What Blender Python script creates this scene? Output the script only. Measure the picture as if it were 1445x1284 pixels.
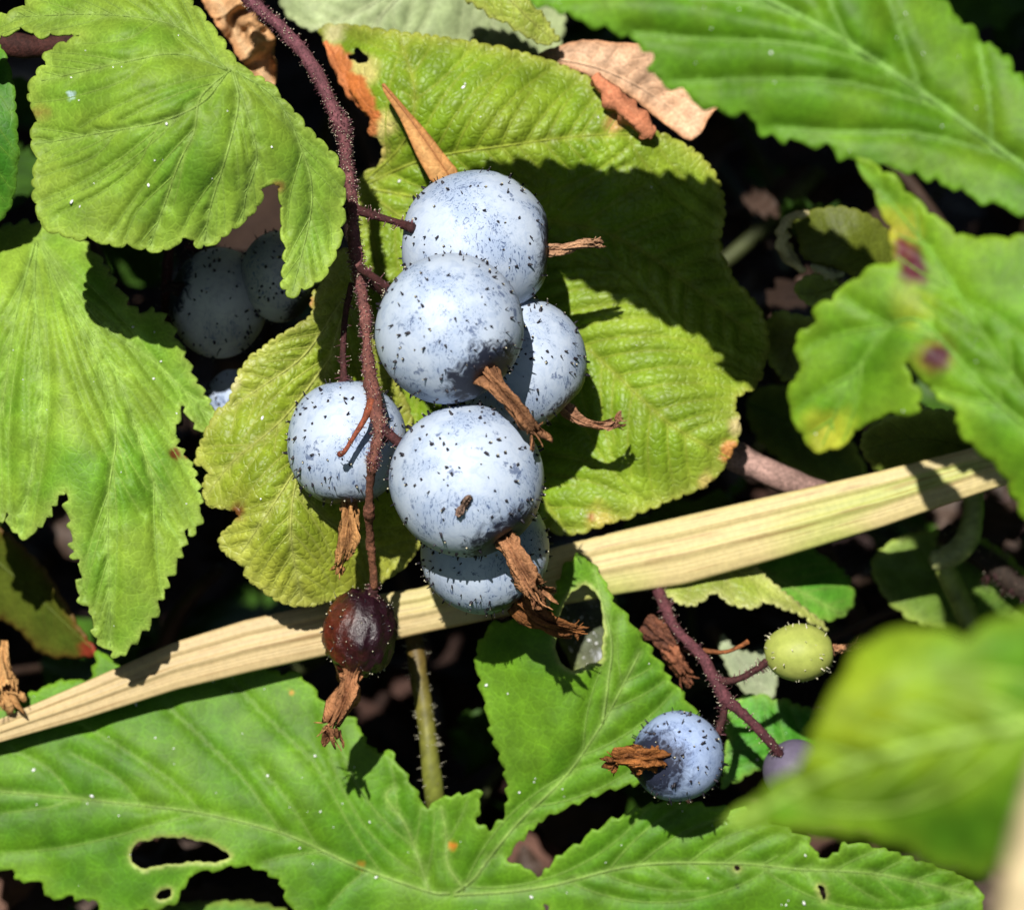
import bpy, bmesh, math, random
import numpy as np
from mathutils import Vector, Matrix, noise as mnoise
from mathutils.geometry import delaunay_2d_cdt

# ------------------------------------------------------------------ camera, sky, sun
# 1 unit = 1 cm. The berries hang round the origin, the camera looks 35 degrees down at them.
sc = bpy.context.scene
for o in list(bpy.data.objects): bpy.data.objects.remove(o)
PITCH = math.radians(35.0)
DIST = 30.0                      # camera to the plane of the berries
PPC = 215.0                      # photograph pixels per cm in that plane
CX, CY = 722.5, 642.0
RIGHT = Vector((1, 0, 0))
UP = Vector((0, math.sin(PITCH), math.cos(PITCH)))
BACK = Vector((0, -math.cos(PITCH), math.sin(PITCH)))
cam = bpy.data.cameras.new('camera'); camo = bpy.data.objects.new('camera', cam)
sc.collection.objects.link(camo); sc.camera = camo
camo.matrix_world = Matrix.Translation(BACK * DIST) @ Matrix((RIGHT, UP, BACK)).transposed().to_4x4()
cam.sensor_width = 36.0
cam.lens = 36.0 * DIST / (1445.0 / PPC)
cam.clip_start = 0.5; cam.clip_end = 3000.0
cam.dof.use_dof = True; cam.dof.focus_distance = DIST - 0.3
cam.dof.aperture_fstop = cam.lens * 0.001 / 0.40

th = math.radians(25)
SUN = (RIGHT * (-0.326 * math.sin(th)) + UP * (0.945 * math.sin(th)) + BACK * math.cos(th)).normalized()
w = bpy.data.worlds.new('World'); sc.world = w; w.use_nodes = True
nt = w.node_tree; nt.nodes.clear()
sky = nt.nodes.new('ShaderNodeTexSky'); sky.sky_type = 'NISHITA'; sky.sun_disc = False
sky.sun_elevation = math.asin(SUN.z); sky.sun_rotation = math.atan2(SUN.x, SUN.y)
bg = nt.nodes.new('ShaderNodeBackground'); bg.inputs['Strength'].default_value = 0.05
wo = nt.nodes.new('ShaderNodeOutputWorld')
nt.links.new(sky.outputs[0], bg.inputs[0]); nt.links.new(bg.outputs[0], wo.inputs[0])
sun = bpy.data.lights.new('sun', 'SUN'); sun.energy = 5.0; sun.angle = math.radians(0.5); sun.color = (1.0, 0.955, 0.88)
suno = bpy.data.objects.new('sun', sun); sc.collection.objects.link(suno)
suno.rotation_euler = SUN.to_track_quat('Z', 'Y').to_euler()
sc.view_settings.view_transform = 'Standard'; sc.view_settings.look = 'None'
sc.view_settings.exposure = 0.6; sc.view_settings.gamma = 1.0
sc.cycles.max_bounces = 6; sc.cycles.transparent_max_bounces = 6

# ------------------------------------------------------------------ helpers
RND = random.Random(7)
def P(x, y, d=0.0):
    """point in the place seen at photograph pixel (x, y), d cm behind the plane of the berries"""
    k = (DIST + d) / DIST
    return RIGHT * ((x - CX) / PPC * k) + UP * ((CY - y) / PPC * k) - BACK * d
def PA(x, y, d):
    k = (DIST + d) / DIST
    a = (x - CX) / PPC * k; b = (CY - y) / PPC * k
    return a[:, None] * np.array(RIGHT) + b[:, None] * np.array(UP) - d[:, None] * np.array(BACK)
def cm(px, d=0.0): return px / PPC * (DIST + d) / DIST
def lin(c):
    c = np.asarray(c, float) / 255.0
    return np.where(c <= 0.04045, c / 12.92, ((c + 0.055) / 1.055) ** 2.4)
ALB = 0.62
def alb(r, g, b): return lin((r, g, b)) * ALB          # colour of the sunlit surface -> base colour
def Z(ox, oy, s, pts): return [(ox + x / s, oy + y / s) for x, y in pts]

def link(o, parent=None):
    sc.collection.objects.link(o)
    if parent is not None: o.parent = parent
    return o
def tag(o, label=None, cat=None, group=None, kind=None):
    if label: o['label'] = label
    if cat: o['category'] = cat
    if group: o['group'] = group
    if kind: o['kind'] = kind
    return o
def thing(name, label, cat, loc=(0, 0, 0), group=None):
    o = bpy.data.objects.new(name, None); o.empty_display_size = 0.1; link(o); o.location = loc
    return tag(o, label, cat, group)
def mesh_obj(name, V, F, mat, parent=None, cols=None, smooth=True, attr=None):
    V = np.asarray(V, float)
    loc = np.array(parent.location if parent is not None else (0, 0, 0))
    if parent is not None and parent.parent is not None: loc = loc + np.array(parent.parent.location)
    own = np.zeros(3)
    if parent is None:
        own = V.mean(axis=0)
    me = bpy.data.meshes.new(name)
    me.from_pydata([tuple(v) for v in (V - loc - own)], [], [tuple(int(i) for i in f) for f in F]); me.update()
    if smooth: me.polygons.foreach_set('use_smooth', [True] * len(me.polygons))
    if cols is not None:
        a = me.color_attributes.new('tint', 'FLOAT_COLOR', 'POINT')
        c = np.ones((len(V), 4)); c[:, :3] = np.clip(cols, 0, 1)
        a.data.foreach_set('color', c.ravel())
    if attr is not None:
        for k, v in attr.items():
            a = me.attributes.new(k, 'FLOAT', 'POINT'); a.data.foreach_set('value', np.asarray(v, float))
    o = bpy.data.objects.new(name, me); link(o, parent)
    if parent is None: o.location = own
    mats = mat if isinstance(mat, (list, tuple)) else [mat]
    for m in mats: me.materials.append(m)
    return o
def solid(o, t):
    m = o.modifiers.new('thickness', 'SOLIDIFY'); m.thickness = t; m.offset = -1; m.use_rim = True
    return o

def vnoise(x, y, scale, seed):
    """smooth value noise, 0..1"""
    x = np.asarray(x, float) / scale + 1000 + seed * 17.3; y = np.asarray(y, float) / scale + 1000 + seed * 9.1
    xi = np.floor(x).astype(np.int64); yi = np.floor(y).astype(np.int64); fx = x - xi; fy = y - yi
    fx = fx * fx * (3 - 2 * fx); fy = fy * fy * (3 - 2 * fy)
    def h(a, b):
        n = (a * 374761393 + b * 668265263 + seed * 69069) & 0x7fffffff
        n = ((n ^ (n >> 13)) * 1274126177) & 0x7fffffff
        return ((n ^ (n >> 16)) & 0xffff) / 65535.0
    return (h(xi, yi) * (1 - fx) + h(xi + 1, yi) * fx) * (1 - fy) + (h(xi, yi + 1) * (1 - fx) + h(xi + 1, yi + 1) * fx) * fy
def fbm(x, y, scale, seed): return 0.55 * vnoise(x, y, scale, seed) + 0.3 * vnoise(x, y, scale * .45, seed + 3) + 0.15 * vnoise(x, y, scale * .2, seed + 5)

def inside(px, py, poly):
    poly = np.asarray(poly); r = np.zeros(len(px), bool)
    x0, y0 = poly[:, 0], poly[:, 1]; x1, y1 = np.roll(x0, -1), np.roll(y0, -1)
    for a, b, c, e in zip(x0, y0, x1, y1):
        if b == e: continue
        m = (b > py) != (e > py)
        if m.any():
            r[m] ^= px[m] < (c - a) * (py[m] - b) / (e - b) + a
    return r
def segdist(px, py, polys, closed=False):
    S = []
    for p in polys:
        p = np.asarray(p)
        q = np.vstack([p, p[:1]]) if closed else p
        S.append(np.hstack([q[:-1], q[1:]]))
    if not S: return np.full(len(px), 1e6)
    S = np.vstack(S); out = np.empty(len(px))
    ax, ay = S[:, 0], S[:, 1]; dx, dy = S[:, 2] - ax, S[:, 3] - ay; L = dx * dx + dy * dy + 1e-9
    for i in range(0, len(px), 1500):
        X = px[i:i + 1500, None]; Y = py[i:i + 1500, None]
        t = np.clip(((X - ax) * dx + (Y - ay) * dy) / L, 0, 1)
        out[i:i + 1500] = np.sqrt(((X - ax - t * dx) ** 2 + (Y - ay - t * dy) ** 2).min(axis=1))
    return out
def resample(p, step, closed=False):
    p = np.asarray(p, float)
    if closed: p = np.vstack([p, p[:1]])
    s = np.concatenate([[0], np.cumsum(np.hypot(*np.diff(p, axis=0).T))])
    n = max(2, int(round(s[-1] / step)) + 1); t = np.linspace(0, s[-1], n)
    q = np.stack([np.interp(t, s, p[:, k]) for k in range(p.shape[1])], 1)
    return q[:-1] if closed else q
def chaikin(p, closed, n=1):
    p = np.asarray(p, float)
    for _ in range(n):
        if closed:
            q = np.roll(p, -1, axis=0); p = np.stack([p * .78 + q * .22, p * .22 + q * .78], 1).reshape(-1, p.shape[1])
        else:
            a, b = p[:-1], p[1:]; m = np.stack([a * .75 + b * .25, a * .25 + b * .75], 1).reshape(-1, p.shape[1])
            p = np.vstack([p[:1], m, p[-1:]])
    return p
def catmull(pts, n=8):
    pts = [np.asarray(p, float) for p in pts]; out = []
    for i in range(len(pts) - 1):
        p1, p2 = pts[i], pts[i + 1]
        p0 = pts[i - 1] if i else 2 * p1 - p2; p3 = pts[i + 2] if i + 2 < len(pts) else 2 * p2 - p1
        for k in range(n):
            t = k / n
            out.append(.5 * (2 * p1 + (p2 - p0) * t + (2 * p0 - 5 * p1 + 4 * p2 - p3) * t * t + (3 * p1 - p0 - 3 * p2 + p3) * t ** 3))
    out.append(pts[-1]); return np.array(out)
def tps(ctrl):
    c = np.asarray(ctrl, float); n = len(c); X = c[:, :2] / 100.0
    def U(r2): return np.where(r2 > 1e-12, r2 * np.log(r2 + 1e-12), 0)
    K = U(((X[:, None] - X[None]) ** 2).sum(-1)) + np.eye(n) * 0.05
    Pm = np.hstack([np.ones((n, 1)), X]); A = np.zeros((n + 3, n + 3)); A[:n, :n] = K; A[:n, n:] = Pm; A[n:, :n] = Pm.T
    sol = np.linalg.lstsq(A, np.concatenate([c[:, 2], np.zeros(3)]), rcond=None)[0]
    def f(x, y):
        Q = np.stack([x, y], 1) / 100.0; out = np.empty(len(Q))
        for i in range(0, len(Q), 4000):
            q = Q[i:i + 4000]
            out[i:i + 4000] = U(((q[:, None] - X[None]) ** 2).sum(-1)) @ sol[:n] + sol[n] + q @ sol[n + 1:]
        return out
    return f

# ------------------------------------------------------------------ materials
def newmat(name):
    m = bpy.data.materials.new(name); m.use_nodes = True; t = m.node_tree; t.nodes.clear()
    return m, t, t.nodes.new('ShaderNodeOutputMaterial')
def N(t, kind, **kw):
    n = t.nodes.new(kind)
    for k, v in kw.items():
        if k in n.inputs: n.inputs[k].default_value = v
        else: setattr(n, k, v)
    return n
def mixcol(t, a, b, fac, mode='MIX'):
    m = t.nodes.new('ShaderNodeMix'); m.data_type = 'RGBA'; m.blend_type = mode
    for sock, v in ((m.inputs[0], fac), (m.inputs[6], a), (m.inputs[7], b)):
        if hasattr(v, 'is_linked') or hasattr(v, 'links'): t.links.new(v, sock)
        else: sock.default_value = v if not isinstance(v, tuple) or len(v) == 4 else (*v, 1)
    return m.outputs[2]
def ramp(t, src, *stops):
    r = t.nodes.new('ShaderNodeValToRGB'); e = r.color_ramp.elements
    while len(e) < len(stops): e.new(0.5)
    for el, (p, v) in zip(e, stops):
        el.position = p; el.color = (v, v, v, 1) if not isinstance(v, tuple) else (*v, 1)
    t.links.new(src, r.inputs[0]); return r.outputs[0]

def leaf_material(name, cell, cellbump, rough=0.55, trans=0.12, spec=0.22, mottle=0.25, fine=60.0, finebump=0.12):
    m, t, out = newmat(name)
    at = N(t, 'ShaderNodeAttribute', attribute_name='tint'); co = N(t, 'ShaderNodeTexCoord')
    n1 = N(t, 'ShaderNodeTexNoise', Scale=fine, Detail=3.0); t.links.new(co.outputs['Object'], n1.inputs['Vector'])
    n2 = N(t, 'ShaderNodeTexNoise', Scale=5.0, Detail=4.0); t.links.new(co.outputs['Object'], n2.inputs['Vector'])
    v = N(t, 'ShaderNodeTexVoronoi', feature='DISTANCE_TO_EDGE', Scale=cell, Randomness=0.9)
    wv = N(t, 'ShaderNodeTexNoise', Scale=9.0, Detail=2.0); t.links.new(co.outputs['Object'], wv.inputs['Vector'])
    vm = N(t, 'ShaderNodeVectorMath', operation='MULTIPLY_ADD'); vm.inputs[1].default_value = (.06, .06, .06)
    t.links.new(wv.outputs['Color'], vm.inputs[0]); t.links.new(co.outputs['Object'], vm.inputs[2]); t.links.new(vm.outputs[0], v.inputs['Vector'])
    c = mixcol(t, at.outputs['Color'], ramp(t, n2.outputs[0], (.3, 1 - mottle), (.7, 1 + mottle)), 1.0, 'MULTIPLY')
    c = mixcol(t, c, ramp(t, n1.outputs[0], (.3, 1 - mottle * .6), (.7, 1 + mottle * .6)), 1.0, 'MULTIPLY')
    veinl = ramp(t, v.outputs['Distance'], (0.0, 1.22), (0.07, 1.0))
    c = mixcol(t, c, veinl, 1.0, 'MULTIPLY')
    cell_h = ramp(t, v.outputs['Distance'], (0.0, 0.0), (0.10, .6), (0.4, 1.0))
    b1 = N(t, 'ShaderNodeBump', Strength=cellbump, Distance=0.012); t.links.new(cell_h, b1.inputs['Height'])
    b2 = N(t, 'ShaderNodeBump', Strength=finebump, Distance=0.006); t.links.new(n1.outputs[0], b2.inputs['Height']); t.links.new(b1.outputs[0], b2.inputs['Normal'])
    p = N(t, 'ShaderNodeBsdfPrincipled', Roughness=rough); p.inputs['Specular IOR Level'].default_value = spec
    t.links.new(c, p.inputs['Base Color']); t.links.new(b2.outputs[0], p.inputs['Normal'])
    tr = N(t, 'ShaderNodeBsdfTranslucent'); tc = mixcol(t, c, (1.0, 1.0, 0.35), 1.0, 'MULTIPLY'); t.links.new(tc, tr.inputs['Color'])
    mx = N(t, 'ShaderNodeMixShader'); mx.inputs[0].default_value = trans
    t.links.new(p.outputs[0], mx.inputs[1]); t.links.new(tr.outputs[0], mx.inputs[2]); t.links.new(mx.outputs[0], out.inputs[0])
    return m
M = {}
M['quilted'] = leaf_material('quilted_leaf', 17.0, 0.5, rough=.45, spec=.3)
M['ribbed'] = leaf_material('ribbed_leaf', 15.0, 0.2, rough=.55)
M['smooth'] = leaf_material('smooth_leaf', 11.0, 0.14, rough=.55, spec=.2)
M['dry'] = leaf_material('dry_leaf', 10.0, 0.4, rough=.8, trans=.12, spec=.15, mottle=.35, fine=45.0, finebump=.5)

def tint_material(name, rough=.75, spec=.2, scale=40.0, mottle=.4, bump=.5, stretch=None):
    m, t, out = newmat(name)
    at = N(t, 'ShaderNodeAttribute', attribute_name='tint'); co = N(t, 'ShaderNodeTexCoord')
    n = N(t, 'ShaderNodeTexNoise', Scale=scale, Detail=5.0, Roughness=.65); t.links.new(co.outputs['Object'], n.inputs['Vector'])
    c = mixcol(t, at.outputs['Color'], ramp(t, n.outputs[0], (.3, 1 - mottle), (.7, 1 + mottle)), 1.0, 'MULTIPLY')
    p = N(t, 'ShaderNodeBsdfPrincipled', Roughness=rough); p.inputs['Specular IOR Level'].default_value = spec
    b = N(t, 'ShaderNodeBump', Strength=bump, Distance=0.01); t.links.new(n.outputs[0], b.inputs['Height'])
    t.links.new(c, p.inputs['Base Color']); t.links.new(b.outputs[0], p.inputs['Normal']); t.links.new(p.outputs[0], out.inputs[0])
    return m
M['bark'] = tint_material('bark', .75, .25, 55, .6, 1.0)
M['husk'] = leaf_material('withered_calyx', 22.0, 0.7, rough=.75, trans=.2, spec=.2, mottle=.4, fine=60.0, finebump=.6)
M['straw'] = tint_material('straw', .55, .35, 25, .12, .25)
M['skin_dull'] = tint_material('shrivelled_skin', .3, .55, 30, .5, 1.0)
M['green_skin'] = tint_material('unripe_skin', .55, .3, 14, .16, .15)

def plain(name, col, rough=.6, spec=.3):
    m, t, out = newmat(name)
    p = N(t, 'ShaderNodeBsdfPrincipled', Roughness=rough); p.inputs['Base Color'].default_value = (*col, 1); p.inputs['Specular IOR Level'].default_value = spec
    n = N(t, 'ShaderNodeTexNoise', Scale=30.0); co = N(t, 'ShaderNodeTexCoord'); t.links.new(co.outputs['Object'], n.inputs['Vector'])
    c = mixcol(t, (*col, 1), ramp(t, n.outputs[0], (.3, .7), (.7, 1.3)), 1.0, 'MULTIPLY'); t.links.new(c, p.inputs['Base Color'])
    t.links.new(p.outputs[0], out.inputs[0]); return m
M['bristle'] = plain('dark_bristle', (.012, .010, .016), .5)
M['bristle_red'] = plain('red_bristle', (.10, .035, .045), .5)
M['gland'] = plain('gland_tip', (.45, .42, .30), .35, .5)
M['speck'] = plain('white_speck', (.75, .76, .78), .6)
M['silk'] = plain('silk_thread', (.5, .5, .5), .5)

def berry_material(worn=False, grey=False):
    m, t, out = newmat('worn_berry_skin' if worn else 'shade_grey_berry_skin' if grey else 'bloomed_berry_skin')
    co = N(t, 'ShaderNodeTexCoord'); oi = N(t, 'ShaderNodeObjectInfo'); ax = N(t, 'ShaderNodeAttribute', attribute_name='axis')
    off = N(t, 'ShaderNodeVectorMath', operation='MULTIPLY_ADD'); off.inputs[1].default_value = (37, 53, 71)
    t.links.new(oi.outputs['Random'], off.inputs[0]); t.links.new(co.outputs['Object'], off.inputs[2]); pos = off.outputs[0]
    big = N(t, 'ShaderNodeTexNoise', Scale=3.2, Detail=5.0, Roughness=.6); t.links.new(pos, big.inputs['Vector'])
    mid = N(t, 'ShaderNodeTexNoise', Scale=11.0, Detail=6.0, Roughness=.7, Distortion=1.2); t.links.new(pos, mid.inputs['Vector'])
    # scratches: noise stretched in a slanted direction
    mp = N(t, 'ShaderNodeMapping'); mp.inputs['Rotation'].default_value = (.5, .8, .3); mp.inputs['Scale'].default_value = (34, 34, 9); t.links.new(pos, mp.inputs['Vector'])
    scr = N(t, 'ShaderNodeTexNoise', Scale=1.0, Detail=3.0, Roughness=.6, Distortion=2.2); t.links.new(mp.outputs[0], scr.inputs['Vector'])
    bloom, thin = ((.27, .35, .53), (.10, .15, .30)) if worn else ((.36, .37, .36), (.22, .23, .24)) if grey else ((.385, .45, .56), (.23, .30, .44)); bare_and_shadow = (.010, .012, .026)
    c = mixcol(t, bloom, thin, ramp(t, big.outputs[0], (.45, 0.0), (.62, .7)))
    c = mixcol(t, c, thin, ramp(t, mid.outputs[0], (.50, 0.0), (.64, .45)))
    rub = N(t, 'ShaderNodeMath', operation='MULTIPLY'); t.links.new(ramp(t, scr.outputs[0], (.56, 0.0), (.62, .9)), rub.inputs[0]); t.links.new(ramp(t, big.outputs[0], (.48, 0.05), (.57, 1.0)), rub.inputs[1])
    c = mixcol(t, c, (.05, .08, .17), rub.outputs[0])
    hole = N(t, 'ShaderNodeTexNoise', Scale=6.5, Detail=6.0, Roughness=.7); t.links.new(pos, hole.inputs['Vector'])
    c = mixcol(t, c, (.06, .09, .18), ramp(t, hole.outputs[0], (.61, 0.0), (.65, .8)))
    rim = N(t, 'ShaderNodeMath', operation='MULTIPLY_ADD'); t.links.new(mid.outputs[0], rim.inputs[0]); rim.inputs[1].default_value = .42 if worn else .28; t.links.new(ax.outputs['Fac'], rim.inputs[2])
    c = mixcol(t, c, bare_and_shadow, ramp(t, rim.outputs[0], (.48 if worn else .53, 0.0), (.62 if worn else .585, .98)))  # dark ring at the calyx: rubbed-bare skin plus painted calyx shadow
    p = N(t, 'ShaderNodeBsdfPrincipled', Roughness=.6 if worn else .52); p.inputs['Specular IOR Level'].default_value = .2 if worn else .3
    b = N(t, 'ShaderNodeBump', Strength=.6 if worn else .3, Distance=.008); t.links.new(mid.outputs[0], b.inputs['Height'])
    t.links.new(c, p.inputs['Base Color']); t.links.new(b.outputs[0], p.inputs['Normal']); t.links.new(p.outputs[0], out.inputs[0])
    return m
M['berry'] = berry_material(); M['berry_worn'] = berry_material(True); M['berry_shade_grey'] = berry_material(False, True)  # grey copy: shade of the covered berries put into the skin colour

def ground_material():
    m, t, out = newmat('forest_soil')
    co = N(t, 'ShaderNodeTexCoord')
    a = N(t, 'ShaderNodeTexNoise', Scale=.5, Detail=8.0, Roughness=.65); t.links.new(co.outputs['Object'], a.inputs['Vector'])
    b = N(t, 'ShaderNodeTexNoise', Scale=4.0, Detail=6.0, Roughness=.7); t.links.new(co.outputs['Object'], b.inputs['Vector'])
    c = ramp(t, a.outputs[0], (.3, (.025, .018, .014)), (.5, (.07, .05, .042)), (.72, (.15, .11, .095)))
    c = mixcol(t, c, ramp(t, b.outputs[0], (.3, .55), (.7, 1.4)), 1.0, 'MULTIPLY')
    p = N(t, 'ShaderNodeBsdfPrincipled', Roughness=.9); p.inputs['Specular IOR Level'].default_value = .1
    bu = N(t, 'ShaderNodeBump', Strength=.8, Distance=.15); t.links.new(b.outputs[0], bu.inputs['Height'])
    t.links.new(c, p.inputs['Base Color']); t.links.new(bu.outputs[0], p.inputs['Normal']); t.links.new(p.outputs[0], out.inputs[0])
    return m
M['ground'] = ground_material()

# ------------------------------------------------------------------ shape builders
def tube_geo(path, radii, sides=10, rough=0.0, seed=0, cap=True, flute=0):
    path = np.asarray(path, float); n = len(path); radii = np.asarray(radii, float)
    T = np.gradient(path, axis=0); T /= np.linalg.norm(T, axis=1)[:, None] + 1e-12
    a = np.array(BACK) if abs(T[0] @ np.array(BACK)) < .9 else np.array(UP)
    V = []; 
    for i in range(n):
        a = a - (a @ T[i]) * T[i]; a /= np.linalg.norm(a) + 1e-12; b = np.cross(T[i], a)
        for k in range(sides):
            ph = 2 * math.pi * k / sides; r = radii[i]
            dv = math.cos(ph) * a + math.sin(ph) * b
            if rough:
                q = (path[i] + dv * r) / max(r, 1e-4) * .55
                r *= 1 + rough * mnoise.noise((q[0] + seed * 7.1, q[1], q[2]))
            if flute: r *= 1 + .08 * math.cos(flute * ph)
            V.append(path[i] + dv * r)
    F = []
    for i in range(n - 1):
        for k in range(sides):
            k2 = (k + 1) % sides
            F.append((i * sides + k, i * sides + k2, (i + 1) * sides + k2, (i + 1) * sides + k))
    if cap:
        V.append(path[0] - T[0] * radii[0] * .3); V.append(path[-1] + T[-1] * radii[-1] * .4)
        c0, c1 = len(V) - 2, len(V) - 1
        for k in range(sides):
            k2 = (k + 1) % sides
            F.append((c0, k2, k)); F.append((c1, (n - 1) * sides + k, (n - 1) * sides + k2))
    return np.array(V), F
def px_path(pts, n=8):
    """[(x, y, d, r_px)] -> world path and radii, smoothed"""
    c = catmull(pts, n)
    return np.array([P(x, y, d) for x, y, d, r in c]), np.array([cm(r, d) for x, y, d, r in c])

def join_geo(parts):
    V, F, o = [], [], 0
    for v, f in parts:
        V.append(np.asarray(v)); F += [tuple(i + o for i in q) for q in f]; o += len(v)
    return (np.vstack(V) if V else np.zeros((0, 3))), F

def hair_mesh(name, roots, normals, length, rad, parent, mats, tip=1.0, rnd=None, bend=.25, tip_share=1.0):
    """short bristles with a gland ball, one mesh; the balls use the second material"""
    rnd = rnd or RND; V, F, mi = [], [], []
    for p, n in zip(roots, normals):
        p = np.array(p, float); n = np.array(n, float); n /= np.linalg.norm(n) + 1e-9
        n = n + np.array([rnd.uniform(-bend, bend) for _ in range(3)]); n /= np.linalg.norm(n)
        a = np.cross(n, (0.3, 0.5, 0.8)); a /= np.linalg.norm(a) + 1e-9; b = np.cross(n, a)
        L = length * rnd.uniform(.35, 1.4); r = rad * rnd.choice([.45, .6, .8, 1.0, 1.25]); o = len(V); p = p - n * r * .5
        for k in range(4):
            ph = k * math.pi / 2; V.append(p + (math.cos(ph) * a + math.sin(ph) * b) * r)
        for k in range(4):
            ph = k * math.pi / 2; V.append(p + n * L + (math.cos(ph) * a + math.sin(ph) * b) * r * .45)
        for k in range(4):
            k2 = (k + 1) % 4; F.append((o + k, o + k2, o + 4 + k2, o + 4 + k)); mi.append(0)
        F.append((o + 4, o + 5, o + 6, o + 7)); mi.append(0)
        if rnd.random() < tip_share:
            o = len(V); q = p + n * L; tr = r * tip * rnd.uniform(.7, 1.15)
            for dv in (a, b, -a, -b): V.append(q + dv * tr)
            V.append(q + n * tr); V.append(q - n * tr)
            for k in range(4):
                k2 = (k + 1) % 4; F.append((o + k, o + k2, o + 4)); F.append((o + k2, o + k, o + 5)); mi += [1, 1]
    o = mesh_obj(name, V, F, mats, parent, smooth=True)
    o.data.polygons.foreach_set('material_index', mi); tag(o, kind='stuff'); return o
def tube_hairs(name, path, radii, count, length, rad, parent, mats, seed, tip=1.0, tip_share=1.0, upto=1.0):
    r = random.Random(seed); T = np.gradient(path, axis=0); T /= np.linalg.norm(T, axis=1)[:, None] + 1e-12; R0, N0 = [], []
    for _ in range(count):
        i = int(r.random() ** (1.0 if upto >= 1 else 1.15) * upto * (len(path) - 1)); f = r.random(); p = path[i] * (1 - f) + path[i + 1] * f; rr = radii[i] * (1 - f) + radii[i + 1] * f
        v = np.array([r.gauss(0, 1) for _ in range(3)]); v -= (v @ T[i]) * T[i]; v /= np.linalg.norm(v) + 1e-9
        R0.append(p + v * rr); N0.append(v)
    return hair_mesh(name, R0, N0, length, rad, parent, mats, tip, r, .35, tip_share)

def stem(name, label, cat, pts, col, col2, parent=None, hairs=0, hlen=.05, hrad=.006, rough=.18, seed=1, sides=12, mat='bark', part='stalk', n=8, tips=.8, hairmat='bristle_red', upto=1.0):
    path, rad = px_path(pts, n)
    root = parent if parent is not None else thing(name, label, cat, path[0])
    V, F = tube_geo(path, rad, sides, rough, seed)
    q = np.linspace(0, 1, len(path)).repeat(sides); q = np.append(q, [0, 1])
    nz = np.array([.6 * mnoise.noise(tuple(v * 9 + seed)) + .7 * mnoise.noise(tuple(v * 30 + seed)) for v in V]) * .5 + .5
    cols = np.clip((alb(*col)[None] * (1 - q[:, None]) + alb(*col2)[None] * q[:, None]) * (.35 + 1.25 * nz[:, None]), 0, 1)
    o = mesh_obj(part, V, F, M[mat], root, cols)
    if hairs: tube_hairs('glandular_hairs', path, rad, hairs, hlen, hrad, root, [M[hairmat], M['gland']], seed, 1.1, tips, upto)
    return root, path, rad

def teeth_outline(poly, size, depth, style, seed, step=3.0):
    q = resample(chaikin(poly, True, 1), step, True); r = random.Random(seed)
    area = 0.5 * np.sum(q[:, 0] * np.roll(q[:, 1], -1) - np.roll(q[:, 0], -1) * q[:, 1])
    t = np.roll(q, -1, 0) - np.roll(q, 1, 0); t /= np.linalg.norm(t, axis=1)[:, None] + 1e-9
    nrm = np.stack([t[:, 1], -t[:, 0]], 1) * (1 if area > 0 else -1)
    disp = np.zeros(len(q)); i = 0
    if style == 'ragged':
        disp = depth * (2 * fbm(q[:, 0], q[:, 1], size, seed) - 1)
    else:
        while i < len(q):
            ln = max(4, int(round(size * r.uniform(.65, 1.4) / step))); dp = depth * r.uniform(.6, 1.3)
            for k in range(min(ln, len(q) - i)):
                f = k / ln
                disp[i + k] = dp * ((4 * f * (1 - f)) ** .6 - .45) if style == 'round' else dp * ((f / .8) if f < .8 else (1 - f) / .2) - dp * .4
            i += ln
        disp += depth * .25 * (2 * vnoise(q[:, 0], q[:, 1], 9, seed) - 1)
    return q + nrm * disp[:, None]

def side_veins(mains, poly, holes, spacing, angle, seed, curve=.0035, only=None, maxlen=400):
    r = random.Random(seed); out, own = [], []; res = [resample(m, 6) for m in mains]
    bpx = np.asarray(poly)
    starts = []
    for mi, m in enumerate(res):
        if only is not None and mi not in only: continue
        s = spacing * r.uniform(.3, .7); L = 6.0 * len(m)
        while s < L - spacing * .3:
            for sg in (-1, 1):
                j = min(len(m) - 2, int((s + r.uniform(-.15, .15) * spacing) / 6)); 
                if j < 0: continue
                t = m[j + 1] - m[j]; t /= np.linalg.norm(t) + 1e-9; starts.append((mi, m[j].copy(), t, sg))
            s += spacing * r.uniform(.85, 1.15)
    for mi, p, t, sg in starts:
        a = math.atan2(t[1], t[0]); ang = a + sg * (angle + r.uniform(-.08, .08)); pts = [p.copy()]; oth = [res[k] for k in range(len(res)) if k != mi]
        oth = oth + out; OA = np.vstack(oth) if oth else None
        cl = [q for q, w_ in zip(out, own) if w_ != (mi, -sg)]
        if cl and np.min(np.hypot(np.vstack(cl)[:, 0] - p[0], np.vstack(cl)[:, 1] - p[1])) < spacing * .25: continue
        for k in range(int(maxlen / 6)):
            ang -= sg * curve * 6 * (1 if k > 2 else 0); p = p + 6 * np.array([math.cos(ang), math.sin(ang)])
            if OA is not None and len(OA) and k > 2 and np.min(np.hypot(OA[:, 0] - p[0], OA[:, 1] - p[1])) < 7: break
            pts.append(p.copy())
        pts = np.array(pts); ok = inside(pts[:, 0], pts[:, 1], bpx)
        for h in holes: ok &= ~inside(pts[:, 0], pts[:, 1], np.asarray(h))
        ok[0] = True; n = len(ok) if ok.all() else int(np.argmin(ok)); n = max(0, n - 1)
        if n >= 3: out.append(pts[:n]); own.append((mi, sg))
    return out

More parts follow.
